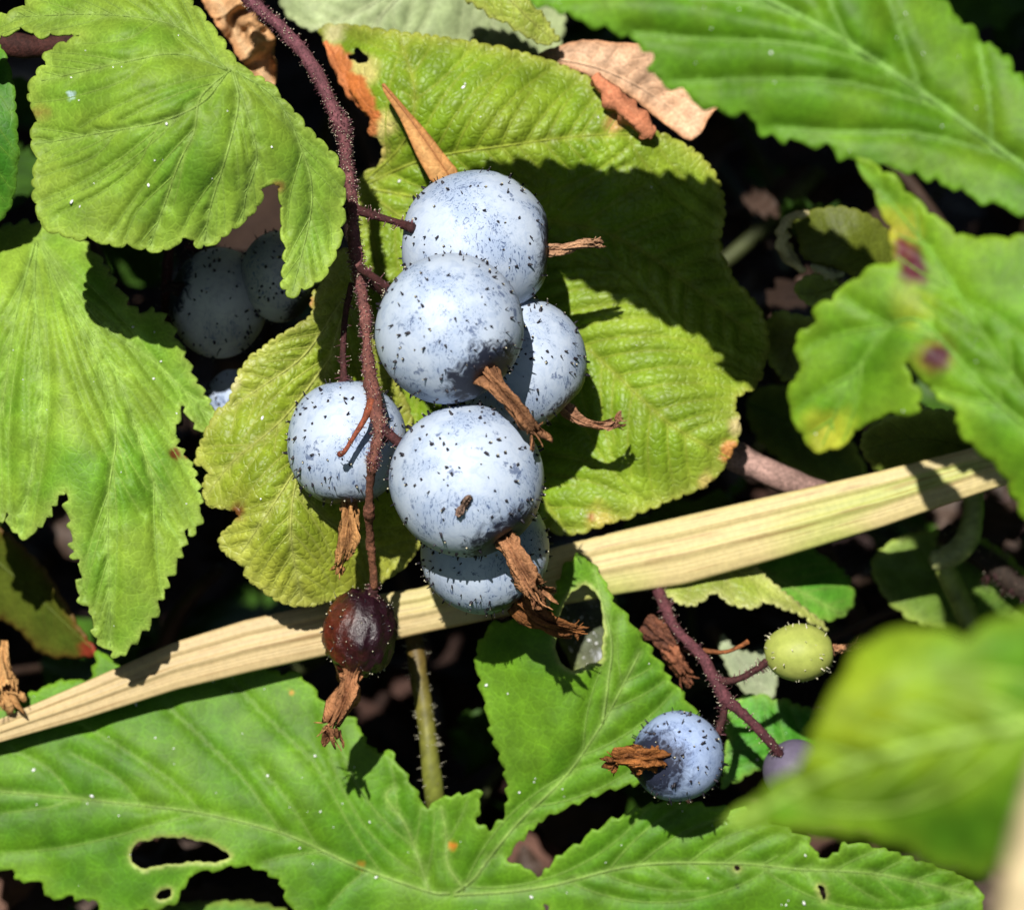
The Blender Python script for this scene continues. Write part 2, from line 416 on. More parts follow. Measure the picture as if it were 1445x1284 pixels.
def leaf(name, label, outline, ctrl, mains=(), cols=((110, 150, 45), (130, 165, 50)), edge=((160, 180, 80), 10), veincol=None, teeth=(22, 6, 'round'),
         holes=(), sides=(34, .8), side_only=None, grid=6, relief=(3.0, 2.2), mat='ribbed', seed=1, spots=(), extra=None, thick=.016, wob=.02, vr=(2.4, .8),
         specks=0, cat='leaf', group=None, tubes=True, sidew=9.0, base=None, sider=(1.0, .45), curve=.0035, sidemax=400, petiole=None, hedge=None, off=0.0, traced=()):
    poly = teeth_outline(outline, *teeth, seed, max(2.5, grid * .55))
    hp = [teeth_outline(h, 13, 4.0, 'ragged', seed + 5, 3) for h in holes]
    mains = [catmull(m, 8) for m in mains]
    sv = side_veins(mains, poly, hp, sides[0], sides[1], seed, curve, side_only, sidemax) if sides and mains else []
    sv = [resample(catmull(q, 6), 6) for q in traced] + [q for q in sv if not len(traced) or np.min([segdist(q[len(q) // 2:, 0], q[len(q) // 2:, 1], list(traced)).min()]) > 12]
    # grid points
    x0, y0 = poly.min(0); x1, y1 = poly.max(0); rs = np.random.RandomState(seed)
    gx, gy = np.meshgrid(np.arange(x0, x1, grid), np.arange(y0, y1, grid * .87)); gx = gx + (np.arange(gx.shape[0]) % 2)[:, None] * grid * .5
    gx = (gx + rs.uniform(-.2, .2, gx.shape) * grid).ravel(); gy = (gy + rs.uniform(-.2, .2, gy.shape) * grid).ravel()
    k = inside(gx, gy, poly)
    for h in hp: k &= ~inside(gx, gy, h)
    gx, gy = gx[k], gy[k]; k = segdist(gx, gy, [poly] + hp, True) > grid * .5; gx, gy = gx[k], gy[k]
    if mains and relief[0] > 0:
        k = segdist(gx, gy, list(mains) + list(sv)) > grid * .45; gx, gy = gx[k], gy[k]
        vp = np.vstack([resample(m, grid * .9)[1:-1] for m in list(mains) + list(sv)]); k = inside(vp[:, 0], vp[:, 1], poly)
        for h in hp: k &= ~inside(vp[:, 0], vp[:, 1], h)
        vp = vp[k]; vp = vp[segdist(vp[:, 0], vp[:, 1], [poly] + hp, True) > grid * .3]; gx = np.concatenate([gx, vp[:, 0]]); gy = np.concatenate([gy, vp[:, 1]])
    verts = [Vector(v) for v in poly]; edges = [(i, (i + 1) % len(poly)) for i in range(len(poly))]
    for h in hp:
        o = len(verts); verts += [Vector(v) for v in h]; edges += [(o + i, o + (i + 1) % len(h)) for i in range(len(h))]
    verts += [Vector((a, b)) for a, b in zip(gx, gy)]
    cv, ce, cf, *_ = delaunay_2d_cdt(verts, edges, [], 0, 1e-4)
    V2 = np.array([tuple(v) for v in cv]); F = np.array([f for f in cf if len(f) == 3])
    c = V2[F].mean(1); k = inside(c[:, 0], c[:, 1], poly)
    for h in hp: k &= ~inside(c[:, 0], c[:, 1], h)
    F = F[k]; used = np.unique(F); rm = -np.ones(len(V2), int); rm[used] = np.arange(len(used)); V2 = V2[used]; F = rm[F]
    a, b, c3 = V2[F[:, 0]], V2[F[:, 1]], V2[F[:, 2]]
    cr = (b[:, 0] - a[:, 0]) * (c3[:, 1] - a[:, 1]) - (b[:, 1] - a[:, 1]) * (c3[:, 0] - a[:, 0])
    F[cr > 0] = F[cr > 0][:, ::-1]
    x, y = V2[:, 0], V2[:, 1]; f0 = tps(ctrl)
    def depth(x, y, dm=None, ds=None):
        d = f0(x, y) + off + wob * (2 * fbm(x, y, 130, seed) - 1) * 2
        if extra is not None: d = d + extra(x, y)
        if dm is None: dm = segdist(x, y, mains); ds = segdist(x, y, sv)
        d = d - relief[0] / PPC * (1 - np.exp(-(dm / (sidew * 1.4)) ** 1.25)) - relief[1] / PPC * (1 - np.exp(-(ds / sidew) ** 1.35))
        return d
    dm, ds = segdist(x, y, mains), segdist(x, y, sv)
    d = depth(x, y, dm, ds); ed = segdist(x, y, [poly], True)
    W = PA(x, y, d)
    n = fbm(x, y, 90, seed + 11); n = np.clip((n - .3) / .4, 0, 1)[:, None]
    C = alb(*cols[0]) * (1 - n) + alb(*cols[1]) * n
    ew = (np.exp(-ed / (edge[1] * (.5 + fbm(x, y, 60, seed + 2)))))[:, None]; C = C * (1 - ew * .8) + alb(*edge[0]) * ew * .8
    if hedge and hp:
        hw = np.exp(-segdist(x, y, hp, True) / hedge[1])[:, None]; C = C * (1 - hw) + alb(*hedge[0]) * hw
    if veincol is not None:
        vw = (np.exp(-(dm / 5.0) ** 2) * .7 + .25 * np.exp(-(ds / 3.5) ** 2))[:, None]; vw = np.minimum(vw, .85); C = C * (1 - vw) + alb(*veincol) * vw
    for (sx, sy, sr, scol, soft) in spots:
        rr = np.hypot(x - sx, y - sy) + sr * 1.5 * (fbm(x, y, sr * 1.1 + 4, seed + 31) - .5)
        sw = np.clip((sr - rr) / (sr * soft + 1e-6) + .5, 0, 1)[:, None]; C = C * (1 - sw) + alb(*scol) * sw
    bp = base if base is not None else (mains[0][0] if mains else V2.mean(0))
    bd = float(depth(np.array([bp[0]]), np.array([bp[1]]))[0])
    root = thing(name, label, cat, P(bp[0], bp[1], bd), group)
    bo = solid(mesh_obj('blade', W, F, M[mat], root, C), thick)
    if tubes:
        vc = alb(*(veincol or cols[1]))
        for i, m in enumerate(mains):
            q = resample(m, 7); inn = inside(q[:, 0], q[:, 1], poly)
            for h in hp: inn &= ~inside(q[:, 0], q[:, 1], h)
            q = q[inn]
            if len(q) < 4: continue
            dd = depth(q[:, 0], q[:, 1]); t = np.linspace(0, 1, len(q)); rp = (vr[0] * (1 - t) + vr[1] * t) / PPC
            wp = PA(q[:, 0], q[:, 1], dd - rp * .45)
            v, f = tube_geo(wp, rp, 6, .15, seed)
            mesh_obj('main_vein', v, f, M['ribbed'], root, np.tile(vc, (len(v), 1)))
        gs = []
        for s in sv:
            dd = depth(s[:, 0], s[:, 1]); t = np.linspace(0, 1, len(s)); rp = (sider[0] * (1 - t) + sider[1] * t) / PPC
            gs.append(tube_geo(PA(s[:, 0], s[:, 1], dd - rp * .3), rp, 5, 0, 0, False))
        if gs:
            v, f = join_geo(gs); tag(mesh_obj('side_veins', v, f, M['ribbed'], root, np.tile(vc * .6 + C.mean(0) * .4, (len(v), 1))), kind='stuff')
    if specks:
        r = random.Random(seed); VV, FF = [], []
        nm = np.array(BACK)
        for _ in range(specks):
            i = r.randrange(len(W)); 
            if ed[i] < 6: continue
            s = r.choice([.7, .8, 1.0, 1.2, 2.0]) / PPC * 1.1; o = len(VV); p = W[i] + nm * s * .3; an = r.random() * 3
            e1 = np.array(RIGHT) * math.cos(an) + np.array(UP) * math.sin(an); e2 = np.cross(nm, e1); asp = r.uniform(.6, 2.2)
            for kk in range(5):
                ph = kk * 2 * math.pi / 5; VV.append(p + (e1 * math.cos(ph) * asp + e2 * math.sin(ph)) * s)
            VV.append(p + nm * s * .4); VV.append(p - nm * s * .5)
            for kk in range(5):
                k2 = (kk + 1) % 5; FF += [(o + kk, o + k2, o + 5), (o + k2, o + kk, o + 6)]
        if VV: tag(mesh_obj('white_specks', VV, FF, M['speck'], root), kind='stuff')
    if petiole:
        stem(None, None, None, petiole[0], petiole[1], petiole[1], parent=root, part='petiole', seed=seed, mat='bark', hairs=petiole[2], hairmat='gland')
    return root

def calyx(parent, pts, radii, seed, sepals=4, col=(190, 125, 70), col2=(120, 70, 35), name='calyx', flare=1.0):
    """withered flower remnant: pleated crumpled tube with torn sepals at its end"""
    r = random.Random(seed); c = catmull([(x, y, d) for x, y, d in pts], 9); path = np.array([P(*q) for q in c]); n = len(path)
    rad = np.interp(np.linspace(0, 1, n), np.linspace(0, 1, len(radii)), [q / PPC for q in radii])
    T = np.gradient(path, axis=0); T /= np.linalg.norm(T, axis=1)[:, None]; a = np.array(BACK) * .7 + np.array(RIGHT) * .4 + np.array(UP) * .2
    sides = 44; V, C = [], []; ends = [1 - .38 * r.random() ** 1.5 for k in range(sides)]
    ph0 = r.random() * 6; tw = r.uniform(-1.6, 1.6); nf = r.choice([3, 4, 5])
    for i in range(n):
        a = a - (a @ T[i]) * T[i]; a /= np.linalg.norm(a); b = np.cross(T[i], a); t = i / (n - 1)
        for k in range(sides):
            ph = 2 * math.pi * k / sides; tt = t * ends[k]; j = tt * (n - 1); j0 = min(int(j), n - 2); p = path[j0] + (path[j0 + 1] - path[j0]) * (j - j0)
            fold = .5 + .5 * math.cos(nf * ph + ph0 + tw * t * 2.2); fine = mnoise.noise((math.cos(ph) * 2.2 + seed, math.sin(ph) * 2.2, t * 2.6))
            fine2 = mnoise.noise((math.cos(ph) * 6.5 + seed, math.sin(ph) * 6.5, t * 2.4)); fine3 = mnoise.noise((math.cos(ph) * 5 + seed, math.sin(ph) * 5, t * 9))
            R = rad[i] * 1.1 * (.60 + .42 * fold + .75 * fine + .28 * fine2 + .30 * fine3)
            V.append(p + (math.cos(ph) * a + math.sin(ph) * b * .75) * R)
            m = np.clip(.3 * fold + .5 + .6 * fine2 + .5 * fine + .5 * fine3, 0, 1); C.append(alb(*col) * m + alb(*col2) * (1 - m))
    F = [(i * sides + k, i * sides + (k + 1) % sides, (i + 1) * sides + (k + 1) % sides, (i + 1) * sides + k) for i in range(n - 1) for k in range(sides)]
    o = solid(mesh_obj(name, V, F, M['husk'], parent, np.array(C)), .0035)
    ax, end = T[-1], path[-1]; b = np.cross(ax, a)
    for s in range(sepals and 4):
        q = end - ax * rad[-1] * r.uniform(.5, 1.5); dv = ax + a * r.uniform(-.9, .9) + b * r.uniform(-.9, .9); fp = [q]
        for i in range(7): dv = dv / np.linalg.norm(dv) + a * r.uniform(-.4, .4) + b * r.uniform(-.4, .4); q = q + dv / np.linalg.norm(dv) * rad[-1] * r.uniform(.25, .5); fp.append(q)
        v, f = tube_geo(np.array(fp), np.linspace(.009, .003, 8), 5, .2, seed + s); fo = mesh_obj('filament', v, f, M['husk'], parent, np.tile(alb(*col), (len(v), 1))); fo.parent = o
    for s in range(sepals):
        ph = s * 2 * math.pi / sepals + r.uniform(-.5, .5); out = math.cos(ph) * a + math.sin(ph) * b
        L = rad[-1] * r.uniform(1.0, 2.4); w0 = rad[-1] * r.uniform(.3, .7); p = end - ax * rad[-1] * .6 + out * rad[-1] * .55; sv, sf = [], []; cc = []
        side = np.cross(ax, out); dirv = ax + out * flare * r.uniform(-.1, .7); twist = r.uniform(-1.2, 1.2)
        for i in range(7):
            t = i / 6; dirv = dirv + out * r.uniform(-.3, .25) + side * r.uniform(-.2, .2); dirv /= np.linalg.norm(dirv); p = p + dirv * L / 6
            sd = side * math.cos(twist * t) + out * math.sin(twist * t); ww = w0 * math.sin(math.pi * (.18 + .78 * t)) ** .8
            for u in (-1, -.4, .4, 1):
                sv.append(p + sd * ww * u + np.cross(sd, dirv) * ww * (.35 * math.cos(u * 3 + s) + r.uniform(-.14, .14))); m = r.random(); cc.append(alb(*col) * m + alb(*col2) * (1 - m))
        sf = [(i * 4 + k, i * 4 + k + 1, i * 4 + k + 5, i * 4 + k + 4) for i in range(6) for k in range(3)]
        so = mesh_obj('sepal', sv, sf, M['husk'], o, np.array(cc)) if False else None
        # sub-part of the calyx: its coordinates are relative to the same empty
        me_o = mesh_obj('sepal', sv, sf, M['husk'], parent, np.array(cc)); me_o.parent = o; solid(me_o, .005)
    return o

def berry(label, cx, cy, d, rx, ry, axis, seed, stalk=None, cal=None, calr=None, kind='bloom', bristles=150, group=None, sep=4, calcols=None, name='currant_berry', crange=None, flare=1.0, stalkcol=(75, 40, 40)):
    c = P(cx, cy, d); R = cm((rx + ry) / 2, d)
    ax = (RIGHT * axis[0] + UP * axis[1] + BACK * axis[2]).normalized()
    root = thing(name, label, 'berry', c, group)
    rot = ax.to_track_quat('Z', 'Y'); nu, nv = 48, 32; V, A, C = [], [], []
    sxy = Vector((rx, ry)) / ((rx + ry) / 2)
    for j in range(nv + 1):
        th_ = math.pi * j / nv
        for i in range(nu):
            ph = 2 * math.pi * i / nu; v = Vector((math.sin(th_) * math.cos(ph), math.sin(th_) * math.sin(ph), math.cos(th_)))
            q = R * (1 + .035 * mnoise.noise(v * 1.2 + Vector((seed * 3.1, 0, 0))))
            q *= 1 - .10 * math.exp(-((1 - v.z) / .03)) - .05 * math.exp(-((1 + v.z) / .02))
            if kind == 'shrivel':
                w3 = v * 3.2 + Vector((seed, 0, 0)); q *= 1 + .12 * mnoise.noise(Vector((w3.x * 1.6, w3.y * 1.6, w3.z * .4))) + .05 * mnoise.noise(Vector((w3.x * 4, w3.y * 4, w3.z * 1.2))) + .02 * mnoise.noise(w3 * 5)
            W = rot @ (v * q)
            W = RIGHT * (W.dot(RIGHT) * sxy.x) + UP * (W.dot(UP) * sxy.y) + BACK * W.dot(BACK)
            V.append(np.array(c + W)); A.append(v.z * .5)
            if kind == 'shrivel':
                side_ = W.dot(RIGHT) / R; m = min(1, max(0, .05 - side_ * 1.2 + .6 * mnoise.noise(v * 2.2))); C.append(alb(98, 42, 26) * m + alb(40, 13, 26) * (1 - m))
            elif kind == 'purple': C.append(alb(108, 100, 122))  # dull purple-grey: the shade over this berry is put into its colour
            elif kind == 'green':
                m = .5 + .5 * math.cos(8 * ph); C.append(alb(178, 190, 92) * (1 - .13 * m) + alb(205, 205, 120) * .13 * m)
    F = [(j * nu + i, (j + 1) * nu + i, (j + 1) * nu + (i + 1) % nu, j * nu + (i + 1) % nu) for j in range(nv) for i in range(nu)]
    if kind in ('bloom', 'worn', 'grey'): mesh_obj('skin', V, F, M[{'bloom': 'berry', 'worn': 'berry_worn', 'grey': 'berry_shade_grey'}[kind]], root, attr={'axis': A})
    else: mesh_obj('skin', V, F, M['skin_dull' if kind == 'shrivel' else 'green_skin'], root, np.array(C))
    # bristles
    r = random.Random(seed); Va = np.array(V).reshape(nv + 1, nu, 3); roots, nrm = [], []
    while len(roots) < bristles:
        z = r.uniform(-.97, .93); ph = r.random() * 2 * math.pi
        v = Vector((math.sqrt(1 - z * z) * math.cos(ph), math.sqrt(1 - z * z) * math.sin(ph), z)); i = int(ph / (2 * math.pi) * nu) % nu; j = int(round(math.acos(z) / math.pi * nv))
        W = Va[j, i]; n = W - np.array(c); roots.append(W); nrm.append(n)
    if bristles:
        bm_ = M['bristle'] if kind != 'green' else M['gland']
        hair_mesh('bristles', roots, nrm, 0.030 if kind in ('bloom', 'worn', 'grey') else .024, .0112 if kind in ('bloom', 'worn', 'grey') else .005, root, [bm_, M['gland']], .55 if kind in ('bloom', 'worn', 'grey') else 1.1, r, .45, .4 if kind in ('bloom', 'worn', 'grey') else .9)
    if stalk:
        stem(None, None, None, stalk, stalkcol, stalkcol, parent=root, part='stalk', seed=seed, hairs=int(12 * len(stalk)), hlen=.03, hrad=.005, sides=8)
    if cal:
        cc = calcols or ((190, 125, 70), (120, 70, 35)); calyx(root, cal, calr or [15, 11, 14], seed, sep, *cc, flare=flare)
    return root

# ------------------------------------------------------------------ setting: ground and litter
GZ = -5.6
def build_ground():
    n = 140; ext = 900.0; u = np.linspace(-1, 1, n); s = np.sign(u) * (np.abs(u) ** 3.2) * ext + u * 12
    X, Y = np.meshgrid(s, s); X = X.ravel(); Y = Y.ravel() + 8
    Zv = GZ + .9 * (fbm(X * 10, Y * 10, 35, 3) - .5) + np.clip(np.hypot(X, Y) / 900, 0, 1) * 20 * (fbm(X, Y, 120, 5) - .3)
    V = np.stack([X, Y, Zv], 1); F = [(j * n + i, j * n + i + 1, (j + 1) * n + i + 1, (j + 1) * n + i) for j in range(n - 1) for i in range(n - 1)]
    tag(mesh_obj('ground', V, F, M['ground']), kind='structure')
build_ground()
def build_litter():
    r = random.Random(11); gs, C = [], []
    pal = [(120, 88, 76), (95, 70, 62), (150, 115, 100), (70, 52, 46), (110, 90, 88), (60, 48, 40)]
    for k in range(420):
        cx, cy = r.uniform(-7, 7), r.uniform(-3, 20); L = r.uniform(.3, 1.0); Wd = L * r.uniform(.3, .6); a = r.random() * 6.3; tilt = r.uniform(-.5, .5); z = GZ + .35 + r.uniform(0, .35)
        V = []
        for i in range(9):
            t = i / 8; wv = Wd * math.sin(math.pi * min(1, .04 + .96 * t)) ** .8
            for u in (-1, -.5, 0, .5, 1):
                x = (t - .5) * L * 2; y = wv * u; zz = .25 * abs(u) * Wd + tilt * x * .3 + .16 * mnoise.noise((x * 2 + k, y * 2, 0))
                V.append((cx + x * math.cos(a) - y * math.sin(a), cy + x * math.sin(a) + y * math.cos(a), z + zz))
        gs.append((np.array(V), [(i * 5 + j, i * 5 + j + 1, i * 5 + j + 6, i * 5 + j + 5) for i in range(8) for j in range(4)])); C += [alb(*r.choice(pal)) * r.uniform(.45, 1.0)] * 45
    V, F = join_geo(gs); tag(mesh_obj('leaf_litter', V, F, M['dry'], None, np.array(C)), 'brown fallen leaves strewn over the dark soil', 'leaf litter', None, 'stuff')
build_litter()

def build_sky_block():
    # unseen surrounding leaves, added to block sky light; open towards sun and viewer
    r = random.Random(5); gs, C = [], []; tn = math.tan(th); n = 0
    while n < 3600:
        x, y, d = r.uniform(-30, 30), r.uniform(-16, 34), r.uniform(-22, 22); p = RIGHT * x + UP * y - BACK * d
        if p.z < GZ + .8 or p.length > 34: continue
        k = (DIST + d) / DIST
        if d < 2.2 and abs(x) < 4.9 * k + .6 and abs(y) < 4.6 * k + .6: continue
        if d >= 2.2 and abs(x) < 4.3 * k and -4.3 * k < y < 3.9 * k: continue
        if d < -1.5 and math.hypot(x, y) < -d * .42 + 5.3: continue
        if d > 2.2 and y > 3.5 and abs(x) < 12 and r.random() < .85: continue
        bad = False
        for D0 in (-11, -9.5, -6.5, -4, -2, -1, 0, 1, 1.8):
            if d < D0:
                hx, hy = x + .326 * tn * (D0 - d), y - .945 * tn * (D0 - d)
                if abs(hx) < 5.2 and abs(hy) < 4.9: bad = True; break
        if bad: continue
        n += 1; L = r.uniform(1.3, 2.3); wd = L * r.uniform(.55, .8); q = Matrix.Rotation(r.random() * 6.3, 3, 'Z') @ Matrix.Rotation(r.uniform(-.9, .9), 3, 'X') @ Matrix.Rotation(r.uniform(-.6, .6), 3, 'Y'); V = []
        for i in range(6):
            t = i / 5; ww = wd * math.sin(math.pi * min(1, .06 + .92 * t)) ** .7
            for u in (-1, 0, 1): V.append(np.array(p + q @ Vector((ww * u, (t - .5) * 2 * L, .22 * abs(u) * wd - .3 * L * (t - .5) ** 2 * 2 + .1 * mnoise.noise((n, t * 3, u))))))
        gs.append((np.array(V), [(i * 3 + j, i * 3 + j + 1, i * 3 + j + 4, i * 3 + j + 3) for i in range(5) for j in range(2)])); c = r.choice([(92, 140, 42), (80, 130, 38), (110, 148, 48)]); C += [alb(*c) * r.uniform(.7, 1.1)] * 18
    V, F = join_geo(gs); tag(mesh_obj('sky_block_foliage', V, F, M['ribbed'], None, np.array(C)), 'unseen shrub foliage added round the berry cluster to block sky light', 'foliage', None, 'stuff')
build_sky_block()
def build_understory():
    # dim leaves and twigs between the sunlit leaves and the soil
    r = random.Random(27); gs, C = [], []
    for n in range(230):
        d = r.uniform(3.0, 8.0); k = (DIST + d) / DIST; p = RIGHT * r.uniform(-3.8 * k, 3.8 * k) + UP * r.uniform(-3.4 * k, 3.4 * k) - BACK * d
        if p.z < GZ + .5: continue
        if n % 3 == 0:
            q = Vector((r.uniform(-1, 1), r.uniform(-1, 1), r.uniform(-.4, 1.2))).normalized() * r.uniform(1.2, 3); b = q.cross(Vector((.2, .9, .4))).normalized() * .3
            path = np.array([np.array(p + q * (t - .5) + b * math.sin(t * 3)) for t in np.linspace(0, 1, 9)]); v, f = tube_geo(path, np.linspace(.07, .04, 9) * r.uniform(.4, 1.3), 7, .2, n); gs.append((v, f)); C += [alb(*r.choice([(100, 78, 66), (120, 98, 84), (84, 66, 56), (92, 100, 62)])) * .8] * len(v); continue
        L = r.uniform(.25, .85); wd = L * r.uniform(.35, .75); q = Matrix.Rotation(r.random() * 6.3, 3, 'Z') @ Matrix.Rotation(r.uniform(-.7, .9), 3, 'X') @ Matrix.Rotation(r.uniform(-.5, .5), 3, 'Y'); V = []
        for i in range(13):
            t = i / 12; ww = wd * math.sin(math.pi * min(1, .05 + .94 * t)) ** .7 * (1 + .07 * (i % 2))
            for u in (-1, -.5, 0, .5, 1): V.append(np.array(p + q @ Vector((ww * u, (t - .5) * 2 * L, .25 * abs(u) * wd - .5 * L * (t - .5) ** 2 + .05 * math.sin(i * 2.1) * abs(u)))))
        gs.append((np.array(V), [(i * 5 + j, i * 5 + j + 1, i * 5 + j + 6, i * 5 + j + 5) for i in range(12) for j in range(4)])); c = r.choice([(92, 140, 42), (84, 128, 44), (92, 72, 60), (84, 66, 56)]); C += [alb(*c) * r.uniform(.5, .9)] * 65
    V, F = join_geo(gs); tag(mesh_obj('understory', V, F, M['ribbed'], None, np.array(C)), 'dim shaded leaves and twigs in the gaps behind', 'foliage', None, 'stuff')
build_understory()

# ------------------------------------------------------------------ leaves
S = 2.886
# L1: large leaf at the upper left, arching towards the camera
leaf('currant_leaf', 'large bright green scalloped leaf arching over the shaded berries at upper left',
     Z(0, 0, S, [(-120, 60), (0, 68), (60, 40), (110, 10), (150, -60), (330, -150), (560, -160), (720, -90), (800, 30), (880, 130), (945, 230), (1000, 280), (1100, 340), (1200, 460), (1300, 570), (1375, 650), (1408, 760),
                 (1398, 900), (1380, 1020), (1320, 1130), (1250, 1172), (1180, 1212), (1152, 1170), (1155, 1085), (1168, 1010), (1146, 960), (1148, 850), (1142, 765), (1110, 738), (1075, 755), (1060, 825), (1030, 870),
                 (980, 915), (950, 930), (880, 985), (830, 1008), (800, 1000), (760, 955), (740, 980), (680, 1018), (640, 1022), (600, 1020), (545, 1000), (480, 1003), (420, 995), (360, 968), (320, 975), (240, 958), (180, 930),
                 (150, 880), (137, 800), (135, 700), (150, 645), (128, 590), (132, 520), (150, 470), (122, 420), (108, 370), (150, 290), (190, 255), (175, 230), (220, 190), (300, 160), (345, 135), (280, 142), (240, 132), (150, 150),
                 (100, 112), (60, 122), (10, 150), (-100, 170)]),
     [(50, 130, -.30), (160, 60, -.55), (200, 180, -.70), (320, 100, -.55), (100, 300, -.45), (250, 330, -.40), (330, 230, -.62), (440, 200, -.35), (482, 260, -.22), (485, 330, -.12), (430, 400, -.3), (405, 330, -.25), (20, 40, -.1), (-40, 40, .1), (250, 0, -.3), (120, -40, -.1), (290, 20, -.25)],
     [Z(0, 0, S, [(940, 285), (870, 340), (810, 410), (790, 540), (730, 660), (670, 830), (610, 1000)]), Z(0, 0, S, [(930, 290), (820, 420), (640, 500), (420, 540), (140, 590)]),
      Z(0, 0, S, [(945, 295), (970, 420), (920, 640), (860, 830), (830, 1000)]), Z(0, 0, S, [(955, 300), (1010, 480), (1045, 640), (1000, 800), (990, 900)]),
      Z(0, 0, S, [(960, 290), (1120, 400), (1220, 590), (1270, 820), (1190, 1190)]), Z(0, 0, S, [(925, 285), (720, 220), (480, 260), (170, 330)]), Z(0, 0, S, [(920, 280), (720, 110), (420, 60), (60, 70)])],
     cols=((106, 152, 40), (136, 168, 52)), edge=((160, 185, 75), 22), veincol=(142, 172, 78), off=-0.35, traced=[Z(0, 0, S, q) for q in ([(660, 492), (605, 590), (560, 670), (430, 775), (230, 880)], [(795, 520), (700, 620), (600, 740), (450, 950)], [(480, 532), (380, 640), (170, 720)], [(600, 238), (500, 330), (280, 400), (130, 420)], [(700, 720), (560, 860), (510, 980)], [(905, 690), (800, 830), (740, 950)], [(1230, 620), (1180, 800), (1170, 950)], [(1262, 780), (1340, 900), (1350, 1010)], [(640, 80), (520, 160), (330, 180)])], teeth=(24, 5.5, 'round'), sides=(27, .42), relief=(6.5, 6.5), seed=3, specks=26, grid=4.2, vr=(2.0, .9), sider=(1.1, .6), sidew=6.0, curve=.002, mat='ribbed',
     spots=[(100, 135, 5, (185, 215, 215), .4), (392, 262, 8, (150, 130, 60), 1.0), (55, 160, 10, (150, 130, 60), 1.2)])
# L2: left leaf with long drooping lobes
leaf('currant_leaf', 'bright green leaf with long pointed drooping lobes at the left edge',
     Z(0, 400, S, [(-160, 300), (-140, -160), (60, -260), (230, -240), (300, -200), (400, -120), (480, 0), (520, 90), (590, 122), (640, 96), (710, 190), (770, 330), (830, 440), (882, 540), (880, 592), (830, 620), (790, 570), (740, 482), (732, 560), (706, 640), (770, 720), (802, 780),
                   (820, 900), (818, 965), (788, 1032), (757, 1000), (745, 1100), (700, 1180), (665, 1270), (640, 1340), (600, 1400), (550, 1470), (470, 1532), (430, 1480), (375, 1430), (385, 1330), (325, 1305), (312, 1250), (338, 1140), (288, 1115),
                   (290, 1005), (272, 980), (270, 820), (222, 905), (180, 975), (150, 1008), (85, 1032), (42, 1005), (25, 920), (0, 965), (-60, 1000), (-170, 900)]),
     [(60, 340, .75), (0, 420, .45), (100, 450, .35), (200, 480, .45), (290, 570, .55), (50, 600, .25), (150, 650, .22), (250, 720, .40), (25, 740, .40), (150, 800, .28), (160, 925, .45), (-50, 500, .6), (-40, 720, .55), (180, 360, .75)],
     [Z(0, 400, S, [(150, -170), (140, 0), (160, 250), (170, 480), (130, 760), (85, 1015)]), Z(0, 400, S, [(160, -160), (250, 40), (390, 290), (470, 600), (440, 900), (450, 1480)]),
      Z(0, 400, S, [(165, -165), (330, 130), (480, 390), (590, 700), (680, 1000)]), Z(0, 400, S, [(140, -165), (60, 150), (20, 430), (-60, 800)]), Z(0, 400, S, [(170, -170), (400, 150), (640, 330), (860, 550)])],
     cols=((108, 158, 38), (144, 178, 58)), edge=((168, 195, 90), 9), veincol=(155, 190, 85), off=0.12, teeth=(24, 8, 'sharp'), sides=(34, .30), relief=(8, 8), seed=5, specks=18, grid=4.2, vr=(2.0, .9), sider=(1.2, .6), sidew=6.5, curve=.0012,
     spots=[(247, 640, 7, (120, 70, 35), .6), (262, 645, 5, (120, 70, 35), .6)])
# L3: yellow-green leaf beside the left berry
leaf('currant_leaf', 'yellow-green crinkled leaf behind the left berry with a torn edge',
     [(437, 418), (444, 445), (420, 458), (385, 480), (347, 508), (338, 525), (326, 549), (322, 573), (305, 575), (272, 650), (277, 657), (295, 662), (285, 684), (290, 715), (332, 720), (338, 729), (305, 760), (315, 781), (343, 798), (347, 815), (364, 829), (392, 850), (430, 858), (480, 845), (530, 828), (580, 795),
      (605, 740), (590, 600), (540, 500), (515, 400), (492, 345), (470, 360), (455, 400)],
     [(480, 380, .55), (440, 450, .45), (340, 560, .50), (280, 650, .55), (380, 640, .30), (470, 600, .70), (330, 740, .45), (400, 750, .30), (430, 850, .62), (550, 780, .85), (560, 550, .80)],
     [[(498, 400), (460, 520), (430, 620), (410, 740), (425, 845)], [(470, 500), (400, 590), (330, 650), (290, 700)], [(485, 420), (430, 500), (370, 545), (325, 575)], [(425, 650), (380, 720), (340, 780)], [(420, 690), (470, 740), (560, 790)]],
     cols=((138, 160, 40), (170, 178, 62)), edge=((190, 190, 95), 10), veincol=(178, 185, 92), teeth=(15, 3.2, 'round'), sides=(25, .75), relief=(6.0, 6), seed=8, specks=10, sidew=6.0, grid=4.2, mat='quilted', vr=(2.0, .9), sider=(1.1, .6),
     spots=[(335, 722, 10, (130, 85, 40), .8), (436, 428, 9, (190, 140, 80), .8), (330, 540, 9, (205, 200, 140), 1)])
